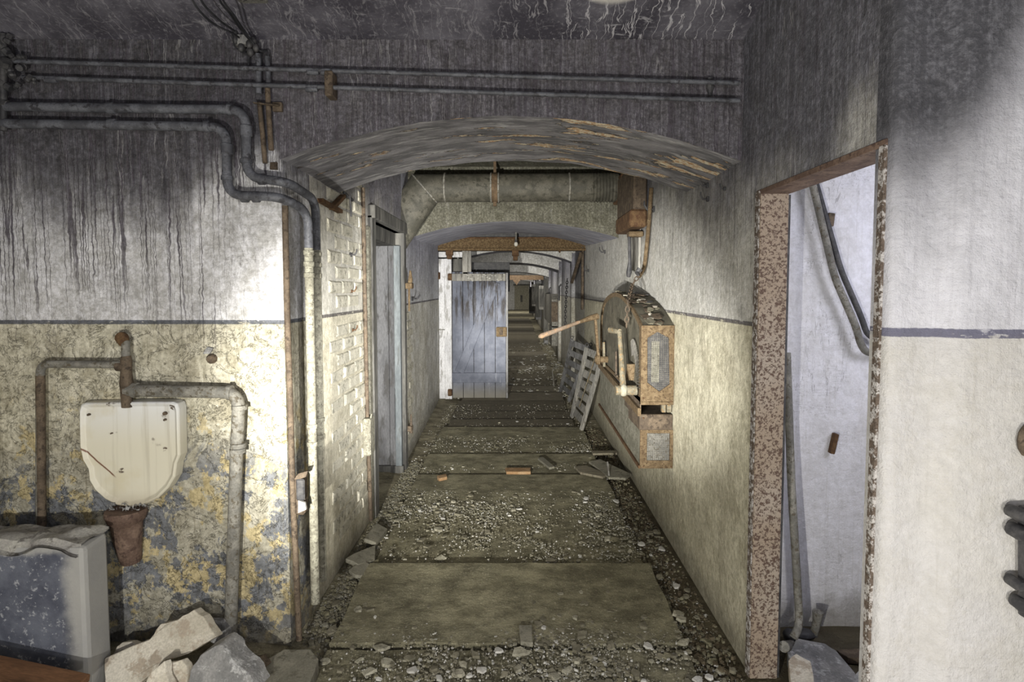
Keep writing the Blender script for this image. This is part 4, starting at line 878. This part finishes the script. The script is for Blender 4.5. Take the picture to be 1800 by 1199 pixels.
# ------------------------------------------------------------------ winch
XM = .763
wn = thing('winch', (XM + .1, 4.3, .5), 'rusty hand-cranked winch in a rounded wall-mounted housing', 'winch')
prof = [(5.18, .93), (5.18, 1.15), (5.18, 1.27), (5.14, 1.38), (5.07, 1.45), (4.95, 1.50), (4.80, 1.535), (4.6, 1.562), (4.37, 1.572), (4.2, 1.562), (4.05, 1.540), (3.9, 1.512), (3.75, 1.475), (3.6, 1.425), (3.48, 1.376)]
zb0, zf0 = .93, .90
base = [(3.48, zf0)]
poly = prof + base
cc = Vector((0, 4.3, 1.2))
def yz(l, X): return [Vector((X, y, z)) for y, z in l]
shr = lambda l, k: [(4.33 + (y - 4.33) * (1 - k), 1.22 + (z - 1.22) * (1 - k * 1.6)) for y, z in l]
mb = MB(); P = [Vector(p) for p in yz(poly, XM + .012)]; mb.prism(P, (XR - XM - .012, 0, 0))
mb.build('housing', M['machine'], wn)
# ochre rim band along the side
inn = shr(poly, .055); n = len(poly); mb = MB()
mb.add(yz(poly, XM) + yz(inn, XM) + yz(poly, XM + .014) + yz(inn, XM + .014), [(i, (i + 1) % n, n + (i + 1) % n, n + i) for i in range(n)] + [(n + i, n + (i + 1) % n, 3 * n + (i + 1) % n, 3 * n + i) for i in range(n)] + [(i, (i + 1) % n, 2 * n + (i + 1) % n, 2 * n + i) for i in range(n)])
mb.build('rim', M['rust_ochre'], wn)
# flaked top plates
mt_ = [M['rust_pipe'], M['flake_dark'], M['black_iron'], M['shard']]
for k in range(70):
    i = random.randint(4, len(prof) - 2); f = random.random(); (ya, za), (yb, zb) = prof[i], prof[i + 1]
    y = ya + (yb - ya) * f; z = za + (zb - za) * f; x = random.uniform(XM + .02, XR - .02); s_ = random.uniform(.015, .05)
    tv = Vector((0, yb - ya, zb - za)).normalized(); nv = Vector((0, -tv.z, tv.y)); nv = nv if nv.z > 0 else -nv
    ct_ = Vector((x, y, z)) + nv * random.uniform(.003, .010); pg = []
    for q in range(5): a_ = 2 * math.pi * q / 5 + random.uniform(-.4, .4); pg.append(ct_ + Vector((1, 0, 0)) * math.cos(a_) * s_ * .8 + tv * math.sin(a_) * s_ + nv * random.uniform(-.003, .004))
    pg = [Vector((min(max(p.x, XM), XR), p.y, p.z)) for p in pg]
    mb = MB(); mb.prism(pg, nv * .003); mb.build('rust_flake', random.choice(mt_ + [M['rust_pipe']]), wn)
# front face: frame with hexagonal mesh window
YN = 3.48; xa, xb = XM, XR; zt_, zb_ = 1.376, .905
hexo = [at(1137, 594, YN), at(1155, 583, YN), at(1175, 594, YN), at(1176, 675, YN), at(1158, 688, YN), at(1137, 672, YN)]
hexo = [Vector((p.x, YN, p.z)) for p in hexo]
outer = [Vector((xa, YN, zt_)), Vector(((xa + xb) / 2, YN, zt_)), Vector((xb, YN, zt_)), Vector((xb, YN, zb_)), Vector(((xa + xb) / 2, YN, zb_)), Vector((xa, YN, zb_))]
off = Vector((0, -.014, 0)); mb = MB(); n = 6
mb.add([p + off for p in outer] + [p + off for p in hexo] + outer + hexo, [(i, (i + 1) % n, n + (i + 1) % n, n + i) for i in range(n)] + [(n + i, n + (i + 1) % n, 3 * n + (i + 1) % n, 3 * n + i) for i in range(n)] + [(i, (i + 1) % n, 2 * n + (i + 1) % n, 2 * n + i) for i in range(n)])
ff_ = mb.build('front_frame', M['rust_ochre'], wn)
def wires(x0, x1, z0, z1, Y, dx, inside):
    mb = MB(); x = x0
    while x < x1:
        zs = [z0 + (z1 - z0) * k / 60 for k in range(61) if inside(x, z0 + (z1 - z0) * k / 60)]
        if zs: mb.box((x, Y - .002, min(zs)), (x + .0022, Y, max(zs)))
        x += dx
    z = z0
    while z < z1:
        xs_ = [x0 + (x1 - x0) * k / 60 for k in range(61) if inside(x0 + (x1 - x0) * k / 60, z)]
        if xs_: mb.box((min(xs_), Y - .004, z), (max(xs_), Y - .002, z + .0022))
        z += dx
    return mb
def inhex(x, z):
    s = 0
    for i in range(6):
        a, b = hexo[i], hexo[(i + 1) % 6]
        if (b.x - a.x) * (z - a.z) - (b.z - a.z) * (x - a.x) > 0: return False
    return True
wires(min(p.x for p in hexo), max(p.x for p in hexo), min(p.z for p in hexo), max(p.z for p in hexo), YN - .007, .0125, inhex).build('wire_mesh', M['mesh'], ff_)
MB().box((XM + .02, YN - .004, zb_ + .02), (XR - .005, YN + .001, zt_ - .02)).build('dark_backing', M['black_iron'], wn)  # black sheet added for the unlit inside behind the mesh
MB().box((min(p.x for p in hexo) + .03, YN - .0055, zb_ + .12), (min(p.x for p in hexo) + .075, YN + .01, zt_ - .1)).build('inner_plate', M['machine_panel'], wn)
# gap with black inside and lower box
MB().box((XM + .01, YN + .35, .80), (XR, 5.18, .935)).build('inner_body', M['black_iron'], wn)
MB().box((XM, YN, .78), (XM + .006, YN + .5, .93)).build('side_cheek', M['rust_pipe'], wn)
MB().box((XM, YN - .014, .885), (XR, YN + .02, .91), .003).build('lip', M['rust_ochre'], wn)
for (x0_, x1_) in ((1163, 1170), (1172, 1180)):
    a = at(x0_, 700, YN + .01); b = at(x1_, 722, YN + .01); MB().box((a.x, YN, b.z - .01), (b.x, YN + .03, a.z), .003).build('tooth', M['arm'], wn)
MB().box((XM - .004, YN - .01, .72), (XR, YN + .35, .825), .006).build('cross_plate', M['rust_pipe'], wn)
pl_ = [Vector((XM + .004, 5.18, .90)), Vector((XM + .004, YN, .80)), Vector((XM + .004, YN, .50)), Vector((XM + .004, 5.18, .53))]
mb = MB(); mb.prism(pl_, (XR - XM - .004, 0, 0)); mb.build('lower_box', M['machine_panel'], wn)
mb = MB(); mb.bar((XM - .006, 5.2, .91), (XM - .006, YN - .01, .84), .02, .05, (0, 0, 1)); mb.build('side_rail', M['rust_ochre'], wn)
mb = MB(); mb.bar((XM - .002, 5.2, .535), (XM - .002, YN - .01, .497), .014, .02, (0, 0, 1)); mb.build('bottom_edge', M['rust'], wn)
lo = at(1137, 810, YN - .02); hi = at(1178, 762, YN - .02)
xo = [Vector((XM, YN, .73)), Vector((XR, YN, .73)), Vector((XR, YN, .49)), Vector((XM, YN, .49))]; xi = [Vector((lo.x, YN, hi.z)), Vector((hi.x, YN, hi.z)), Vector((hi.x, YN, lo.z)), Vector((lo.x, YN, lo.z))]
off = Vector((0, -.016, 0)); n = 4; mb = MB()
mb.add([p + off for p in xo] + [p + off for p in xi] + xo + xi, [(i, (i + 1) % n, n + (i + 1) % n, n + i) for i in range(n)] + [(n + i, n + (i + 1) % n, 3 * n + (i + 1) % n, 3 * n + i) for i in range(n)] + [(i, (i + 1) % n, 2 * n + (i + 1) % n, 2 * n + i) for i in range(n)])
mb.build('lower_frame', M['rust_ochre'], wn)
MB().box((XM + .01, YN - .004, .50), (XR, YN + .001, .72)).build('dark_backing', M['pipe_grey'], wn)
wires(lo.x, hi.x, lo.z, hi.z, YN - .007, .0125, lambda x, z: True).build('wire_mesh', M['mesh'], wn)
for (px, py) in ((1131, 575), (1180, 575), (1131, 700), (1180, 706), (1131, 735), (1180, 820), (1131, 820)):
    p = at(px, py, YN - .014); MB().ball((p.x, YN - .014, p.z), .006, 6, 4).build('rivet', M['rust'], ff_)
# side: curved mesh guard near the front, seen as an arc of wire
yc_, zc_ = 3.72, 1.02
mb = MB()
for k in range(26):
    a_ = math.pi * (.02 + .6 * k / 25); r0, r1 = .10, .19; y0 = yc_ - math.cos(a_) * r0 * 1.1 - .04; z0 = zc_ + math.sin(a_) * r0 * 2 - .05; y1 = yc_ - math.cos(a_) * r1 * 1.1 - .04; z1 = zc_ + math.sin(a_) * r1 * 1.6 - .05
    mb.bar((XM - .006, y0, z0), (XM - .006, y1, z1), .003, .003)
mb.build('side_mesh_guard', M['mesh'], wn)
# crank arm on the side
def wp(px, py, X): return onX(px, py, X)
ar = MB(); a = wp(1089, 583, .68); b = wp(1096, 686, .68)
ar.tube([a, a.lerp(b, .5), b], [.014, .017, .022], 8); ar.build('crank_arm', M['arm'], wn, smooth=True)
MB().tube([wp(1073, 580, .64), a], [.022, .018], 8).build('crank_grip', M['arm'], wn, smooth=True)
MB().tube([b + Vector((-.05, 0, 0)), Vector((XM, b.y, b.z))], .032, 12).build('crank_hub', M['arm'], wn, smooth=True)
MB().ball(b, .045, 10, 6, (.7, 1, .9)).build('hub_crust', M['flake'], wn, smooth=True)
a = wp(1061, 602, XM - .02); b = wp(1062, 645, XM - .02); MB().bar(a, b, .02, .02).build('side_latch', M['arm'], wn)
a = wp(1083, 618, XM - .02); b = wp(1083, 660, XM - .02); mb = MB(); mb.tube([a, b], .008, 6); mb.tube([b + Vector((0, -.04, .0)), b + Vector((0, .04, 0))], .008, 6); mb.build('hanging_pin', M['rust_pipe'], wn)
a = wp(1110, 640, XM - .01); b = wp(1108, 668, XM - .01); MB().bar(a, b, .012, .06, (1, 0, 0)).build('side_plate', M['rust_ochre'], wn)
# lever handle at the far end
hd = thing('crank_handle', wp(1050, 634, XM - .02), 'long pinkish wooden crank handle reaching into the corridor', 'crank')
S = Vector((XM + .0, wp(1062, 632, XM).y - .12, wp(1062, 632, XM).z)); K = Vector((.70, S.y, S.z))
yh = S.y
k0 = at(1052, 632, yh); k1 = at(1046, 556, yh); tip = at(948, 592, yh - .35)
MB().tube([Vector((XM + .03, yh, k0.z)), Vector((k0.x - .03, yh, k0.z))], .028, 12).build('shaft', M['rust_ochre'], hd, smooth=True)
MB().tube([Vector((k0.x + .01, yh, k0.z)), Vector((k0.x - .02, yh, k0.z))], .045, 12).build('shaft_collar', M['rust_ochre'], hd, smooth=True)
MB().bar(k0, k1, .045, .022, (1, 0, 0), .003).build('arm', M['rust_ochre'], hd)
j_ = k1.lerp(tip, .3); MB().tube([k1 + Vector((.02, 0, .0)), k1.lerp(tip, .1), j_], [.028, .024, .014], 10).build('socket', M['rust_ochre'], hd, smooth=True)
MB().tube([j_, k1.lerp(tip, .5), k1.lerp(tip, .97), tip], [.014, .016, .021, .012], 10).build('grip', M['handle'], hd, smooth=True)
# ------------------------------------------------------------------ slatted frames leaning on the wall
def duckboard(name, tl, tr, br, bl_, n, label, mat, rod=False):
    """slatted frame whose corners are given in space"""
    t = thing(name, (bl_ + br) / 2, label, 'slatted frame')
    nor = (tr - tl).cross(bl_ - tl).normalized(); th = .03
    MB().bar(tl, bl_, .05, th, nor, .003).build('rail', mat, t); MB().bar(tr, br, .05, th, nor, .003).build('rail', mat, t)
    for i in range(n):
        f = (i + .4) / n; a = tl.lerp(bl_, f); b = tr.lerp(br, f); o = nor * (.02)
        MB().bar(a + o, b + o, .085, .016, (nor + (bl_ - tl).normalized() * .5).normalized(), .003).build('slat', mat, t)
    for c in (tl, tr):
        mb = MB(); lp = [c + Vector((0, 0, .02)) + Vector((math.cos(k * .785) * .018, 0, math.sin(k * .785) * .022 + .01)) for k in range(9)]; mb.tube(lp, .005, 5, False); mb.build('ring', M['black_iron'], t)
    if rod: a = tl.lerp(tr, .75) - nor * .03; b = bl_.lerp(br, .55).lerp(tl.lerp(tr, .6), .25) - nor * .03; MB().tube([a, b], .006, 6).build('rod', M['arm'], t)
    return t
duckboard('slatted_frame', Vector((.80, 6.45, .93)), Vector((.94, 6.15, .89)), onZ(1022, 756, .02), onZ(1005, 733, .02), 7, 'nearer slatted wooden frame leaning on the right wall', M['wood_grey'], True)
duckboard('slatted_frame', Vector((.74, 7.55, .92)), Vector((.93, 7.1, .87)), onZ(1000, 705, .02), onZ(985, 688, .02), 6, 'farther slatted frame with square holes, behind the nearer one', M['panel_grey'])
mb = MB(); a = onZ(974, 680, .02); mb.tube(fillet([a + Vector((0, 0, 0)), Vector((a.x - .03, a.y + .05, .30)), Vector((a.x + .12, a.y + .1, .36))], .05), .010, 6)
tag(mb.build('bent_rod', M['pipe_grey'], smooth=True), 'thin bent rod standing on the floor left of the slatted frames', 'rod')
# ------------------------------------------------------------------ right wall, far
mb = MB(); mb.bar(at(1021, 445, 8.0), at(1005, 497, 8.6), .04, .03); tag(mb.build('leaning_pole', M['rust_pipe']), 'slim brown pole slanting down from the lintel on the right', 'pole')
chain('hanging_chain', [onX(997, 490, XR - .03), onX(994, 545, XR - .03), onX(993, 575, XR - .03)], .02, .008, 'dark chain hanging on the far right wall below the pole', M['black_iron'])
for (px, py, s_, lb_) in ((1245, 326, .6, 'upper of two small black knobs under the near arch'), (1246, 350, .6, 'lower of two small black knobs under the near arch'), (1276, 332, .4, 'tiny black nail right of the two knobs'), (1150, 368, 1.0, 'small hook on the wall right of the rusty pipe')):
    hook(px, py, XR + .002, lb_, s_)
hook(1064, 443, XR, 'small nail high on the wall right of the lintel', .9); hook(1035, 476, XR, 'nail on the right wall below the lintel end', .9)
for (px, py, lb_) in ((986, 500, 'dark vertical hook on the right wall beyond the lintel'), (968, 505, 'black wall fitting farther along the right wall')):
    p = onX(px, py, XR - .01); mb = MB(); mb.tube([p, p + Vector((-.04, 0, -.05)), p + Vector((-.04, 0, -.35)), p + Vector((-.07, 0, -.30))], [.02, .02, .02, .01], 6); tag(mb.build('iron_hook', M['black_iron']), lb_, 'hook')
fw = thing('far_winch', onX(958, 560, XR), 'distant dark winch housing on the far right wall', 'winch')
p = onX(957, 560, .80); q = onX(970, 560, .80)
mb = MB(); l = [(p.y + 0, .75), (p.y + 0, 1.30), (p.y - .3, 1.45), (q.y + .4, 1.48), (q.y + .1, 1.35), (q.y, 1.1), (q.y, .75)]; mb.prism([Vector((.80, y, z)) for y, z in l], (.17, 0, 0)); mb.build('housing', M['pipe_grey'], fw)
mb = MB(); mb.box((.79, q.y - .01, .85), (.965, q.y + .01, 1.3)); mb.build('front_frame', M['rust_pipe'], fw)
MB().box((.80, q.y, .3), (.965, q.y + 1.2, .72)).build('lower_box', M['pipe_grey'], fw)
k = 0
for (y, z0_, z1_, w_, dpt, lb_) in ((16.5, .0, 2.0, .5, .16, 'first'), (19, .9, 1.7, .6, .2, 'second'), (22, .4, 1.9, .5, .22, 'third'), (26, .8, 1.8, .7, .26, 'fourth'), (30, .3, 1.7, .6, .3, 'fifth')):
    t = thing('fitting_cabinet', (XR - dpt, y, z0_), lb_ + ' dark boxy fitting along the far right wall, counting inwards', 'cabinet')
    MB().box((XR - dpt, y, z0_), (XR, y + w_, z1_), .01).build('body', M['wood_grey' if k % 2 else 'panel_grey'], t); MB().box((XR - dpt - .01, y - .01, z0_ + .1), (XR - .03, y, z1_ - .1), .005).build('door', M['wood_dark'], t); k += 1
# pilasters in the far corridor
for y in (9.5, 12.4, 16.3):
    struct(MB().box((XRf - .06, y, 0), (XRf + .05, y + .25, 2.2), .005).build('pilaster', M['right_far']), 'pale pilaster carrying a far arch')
t = thing('rust_girder', (0, 19.5, 1.9), 'distant rusty girder crossing between the far arches', 'beam')
MB().box((XLf, 19.5, 1.90), (XRf, 19.6, 2.06)).build('web', M['strap'], t); mb = MB(); mb.prism([(-.15, 19.45, 1.92), (.15, 19.45, 1.92), (.0, 19.45, 1.72)], (0, .05, 0)); mb.build('hanger', M['strap'], t)
dd = bpy.data.objects.new('door_3', None); COL.objects.link(dd); dd.location = (.2, 43.45, 0); struct(dd, 'pale door at the far end of the corridor'); dd['category'] = 'door'
MB().box((-.15, 43.4, 0), (.95, 43.5, 1.85)).build('leaf', M['flake'], dd); MB().box((.30, 43.35, .6), (.45, 43.4, 1.1)).build('notice', M['wood_dark'], dd); MB().box((-.25, 43.4, 1.85), (1.0, 43.5, 1.95)).build('head', M['wood_dark'], dd)
# ------------------------------------------------------------------ side room pipes
YS = 2.56
pipe('water_pipe', [at(1427, 318, YS), at(1468, 490, YS), at(1505, 575, YS), at(1512, 603, YS), at(1522, 620, YS), at(1565, 622, YS)], .016, M['pipe_grey'], 'left of the two grey pipes slanting down inside the right doorway', fr_=.05)
pipe('water_pipe', [at(1430, 308, YS + .02), at(1478, 475, YS + .02), at(1515, 560, YS + .02), at(1525, 592, YS + .02), at(1565, 602, YS + .02)], .013, M['black_iron'], 'right darker pipe behind the slanting grey one', fr_=.05)
pipe('water_pipe', [at(1383, 620, 2.50), at(1391, 850, 2.46), at(1405, 1085, 2.42), at(1403, 1105, 2.38), at(1395, 1120, 2.36)], .017, M['pipe_grey'], 'grey pipe rising behind the left jamb of the right doorway', fr_=.03)
mb = MB(); a = at(1460, 375, YS + .04); b = at(1457, 398, YS + .04); mb.bar(a, b, .03, .03, (0, 1, 0), .003); tag(mb.build('iron_bracket', M['rust_pipe']), 'small rusty bracket high beside the slanting pipes', 'bracket')
mb = MB(); a = at(1469, 762, YS + .04); b = at(1461, 797, YS + .04); mb.bar(a, b, .02, .03, (0, 1, 0), .003); tag(mb.build('iron_bracket', M['rust']), 'short rusty bar on the white wall below the pipes', 'bracket')
vp = thing('valve_pipe', at(1425, 1125, 2.5), 'black valve and upright stub pipe on the side room floor', 'valve')
MB().tube([at(1430, 1118, 2.5), at(1436, 1092, 2.5), at(1438, 1075, 2.5)], [.016, .018, .024], 10).build('stub', M['pipe_grey'], vp, smooth=True)
mb = MB(); mb.ball(at(1412, 1115, 2.5), .035, 10, 6, (1.6, 1, .7)); mb.ball(at(1388, 1117, 2.5), .03, 10, 6); mb.build('valve_body', M['black_iron'], vp, smooth=True)
MB().tube([at(1378, 1137, 2.3), at(1392, 1135, 2.45)], .022, 12).build('flange', M['pipe_grey'], vp, smooth=True)
flatslab('rubble_slab', [(1384, 1150), (1400, 1122), (1450, 1128), (1470, 1140), (1530, 1215), (1400, 1215)], .07, .06, M['stone_grey'], 'wide dark slab on the floor of the side room', 'rubble', tilt=(-.08, 0))
flatslab('rubble_slab', [(1386, 1160), (1400, 1150), (1425, 1165), (1432, 1215), (1395, 1215)], .12, .05, M['shard'], 'pale broken slab on top of the dark side room slab', 'rubble', tilt=(.1, 0))
flatslab('rubble_slab', [(1470, 1142), (1510, 1140), (1538, 1150), (1538, 1160), (1490, 1155)], .04, .03, M['rust_pipe'], 'thin brown strip at the foot of the side room wall', 'rubble')
flatslab('rubble_slab', [(1494, 1190), (1510, 1178), (1514, 1199), (1505, 1215)], .05, .03, M['flake_white'], 'white triangular chip on the side room floor', 'rubble')
struct(MB().box((XR + .105, 1.5, -.2), (2.55, 2.72, -.005)).build('floor_side_room', M['floor']), 'dark floor of the side room')
# hardware at right edge
lk = thing('door_latch', at(1795, 1000, 1.36), 'black iron latch bar with knobs at the right edge', 'latch')
for (px, py, r_) in ((1792, 905, .016), (1795, 938, .018), (1790, 1028, .014), (1800, 1066, .016)):
    c = at(px, py, 1.37); MB().tube([c + Vector((.003, .03, 0)), c + Vector((0, .0, 0)), c - Vector((0, .012, 0))], [r_, r_ * 1.05, r_ * .8], 12).build('knob', M['black_iron'], lk, smooth=True)
a = at(1806, 890, 1.385); b = at(1806, 1085, 1.385); MB().bar(a, b, .03, .03, (0, 1, 0), .005).build('bar', M['black_iron'], lk)
for py in (905, 1028): a = at(1786, py, 1.38); b = at(1806, py, 1.38); MB().bar(a, b, .03, .02, (0, 1, 0), .003).build('lug', M['black_iron'], lk)
c = at(1806, 775, 1.40); mb = MB(); mb.ball(c, .035, 12, 6, (.7, .4, 1.2)); tag(mb.build('wall_boss', M['rust_pipe'], smooth=True), 'brown rounded boss at the right edge above the latch', 'boss')
# ------------------------------------------------------------------ rubble on the floor
M['damp'] = basic('damp_brown_dirt', (.07, .055, .035), (.14, .115, .075), 20, None, .7, .5, .004)
def flake_mesh(s, mat, th):
    n = random.randint(5, 7); top = []; 
    for i in range(n): a = 2 * math.pi * i / n + random.uniform(-.3, .3); r_ = random.uniform(.65, 1.1); top.append((math.cos(a) * s * r_, math.sin(a) * s * r_ * .75, th + random.uniform(-.2, .2) * th))
    bot = [(x * 1.08, y * 1.08, -.004) for x, y, z in top]
    me = bpy.data.meshes.new('plaster_flake'); me.from_pydata(top + bot, [], [tuple(range(n))] + [(i, n + i, n + (i + 1) % n, (i + 1) % n) for i in range(n)]); me.materials.append(mat); return me
def dens(x, y):
    d = .12
    if 3.2 < y < 4.4: d = .75 if y < 4.1 else .4
    if y < 2.9: d = .55 + (.4 if x > 0 else 0)
    if 2.9 < y < 3.19: d = .06 + (.5 if x > .35 else 0)
    if 4.4 < y < 4.85: d = .08
    if 4.85 < y < 6.4: d = .22 if x < .2 else .35
    if y > 6.4: d = .16
    if x > .74 or x < -.84: d = max(d, .65 if y < 4.6 else .3)
    cl = noise.noise(Vector((x * 2.2, y * 1.6, 4))) + .6 * noise.noise(Vector((x * 7, y * 5, 8)))
    return d * min(1.25, max(.12, .55 + 1.5 * cl))
fm = [flake_mesh(random.uniform(.016, .034), random.choice([M['flake'], M['flake_dark'], M['flake_dark'], M['flake_white']]), random.uniform(.004, .009)) for _ in range(18)]
k = 0
while k < 210:
    y = 2.15 + 4.6 * random.random() ** 1.6; x = random.uniform(-.95, .93)
    if random.random() > dens(x, y): continue
    o = bpy.data.objects.new('plaster_flake', random.choice(fm)); COL.objects.link(o)
    o.location = (x, y, .012 + (.004 if abs(x) < .8 else -.006)); s_ = random.uniform(.6, 1.25) * (1.0 if y < 5 else .8); o.scale = (s_, s_, 1)
    o.rotation_euler = (random.uniform(-.12, .12), random.uniform(-.12, .12), random.uniform(0, 6.28))
    kd = {'plaster_flake': 'pale grey', 'dirty_flake': 'dirty brown', 'white_plaster_chip': 'chalk white'}[o.data.materials[0].name]
    tag(o, kd + ' flat plaster flake lying among the rubble on the corridor floor', 'plaster flake', kd + ' plaster flakes scattered on the corridor floor'); k += 1
def crumbs(name, N, mats, smin, smax, label, yr=(1.9, 8.0), pw=1.5):
    mb = MB(); k = 0
    while k < N:
        y = yr[0] + (yr[1] - yr[0]) * random.random() ** pw; x = random.uniform(-1.0, .95)
        if random.random() > dens(x, y): continue
        s = smin * (smax / smin) ** (random.random() ** 1.5) * (1 if random.random() > .08 else 2.0); n = 4; z = .011 if -.84 < x < .76 else -.016; rot = random.uniform(0, 6.28); top = []
        tx, ty = random.uniform(-.25, .25), random.uniform(-.25, .25); th = s * random.uniform(.10, .3); el = random.uniform(.45, 1)
        for i in range(n): a = rot + 2 * math.pi * i / n + random.uniform(-.35, .35); r_ = s * random.uniform(.6, 1.1); dx, dy = math.cos(a) * r_, math.sin(a) * r_ * el; dx, dy = dx * math.cos(rot) - dy * math.sin(rot), dx * math.sin(rot) + dy * math.cos(rot); top.append((x + dx, y + dy, z + th + dx * tx + dy * ty))
        bot = [(a_ + (a_ - x) * .15, b_ + (b_ - y) * .15, z - .004) for a_, b_, c_ in top]
        mb.cur = random.randrange(len(mats)); mb.add(top + bot, [(0, 1, 2, 3)] + [(i, 4 + i, 4 + (i + 1) % 4, (i + 1) % 4) for i in range(4)]); k += 1
    o = mb.build(name, mats); return tag(o, label, 'rubble', kind='stuff')
crumbs('plaster_crumbs', 22000, [M['flake'], M['flake_dark'], M['flake_dark'], M['flake_white'], M['stone_slab']], .002, .009, 'fine plaster crumbs and grit covering the corridor floor')
crumbs('far_floor_grit', 2500, [M['flake'], M['flake_dark'], M['flake_white']], .01, .035, 'loose chips on the floorboards beyond the blue door', (8.3, 17), 1.2)
crumbs('stone_grit', 1500, [M['flake_dark'], M['slab'], M['flake_dark'], M['flake']], .007, .02, 'coarse broken plaster bits strewn over the corridor slabs', (1.9, 6.5))
mb = MB()
for i in range(4200):
    wsel = random.random()
    if wsel < .4: x = random.uniform(-1.0, -.86) ; y = random.uniform(2.5, 5.2)
    elif wsel < .8: x = random.uniform(.74, .95); y = random.uniform(2.0, 6.5)
    else: x = random.uniform(-1.45, -.8); y = random.uniform(2.05, 2.45)
    s = random.uniform(.003, .011) * (1.8 if random.random() < .06 else 1); a0 = random.uniform(0, 6.28); z = -.012; n = 5; top = []
    for q in range(n): a = a0 + 2 * math.pi * q / n; r_ = s * random.uniform(.6, 1.1); top.append((x + math.cos(a) * r_, y + math.sin(a) * r_, z + s * random.uniform(.2, .8)))
    bot = [(a_ + (a_ - x) * .2, b_ + (b_ - y) * .2, z - .01) for a_, b_, c_ in top]; mb.cur = (1 if random.random() < .3 else 3) if x > .7 else random.randrange(3); mb.add(top + bot, [tuple(range(n))] + [(i_, n + i_, n + (i_ + 1) % n, (i_ + 1) % n) for i_ in range(n)])
tag(mb.build('edge_rubble', [M['flake_dark'], M['slab'], M['stone_slab'], M['damp']]), 'loose rubble heaped along both foots of the corridor walls', 'rubble', kind='stuff')
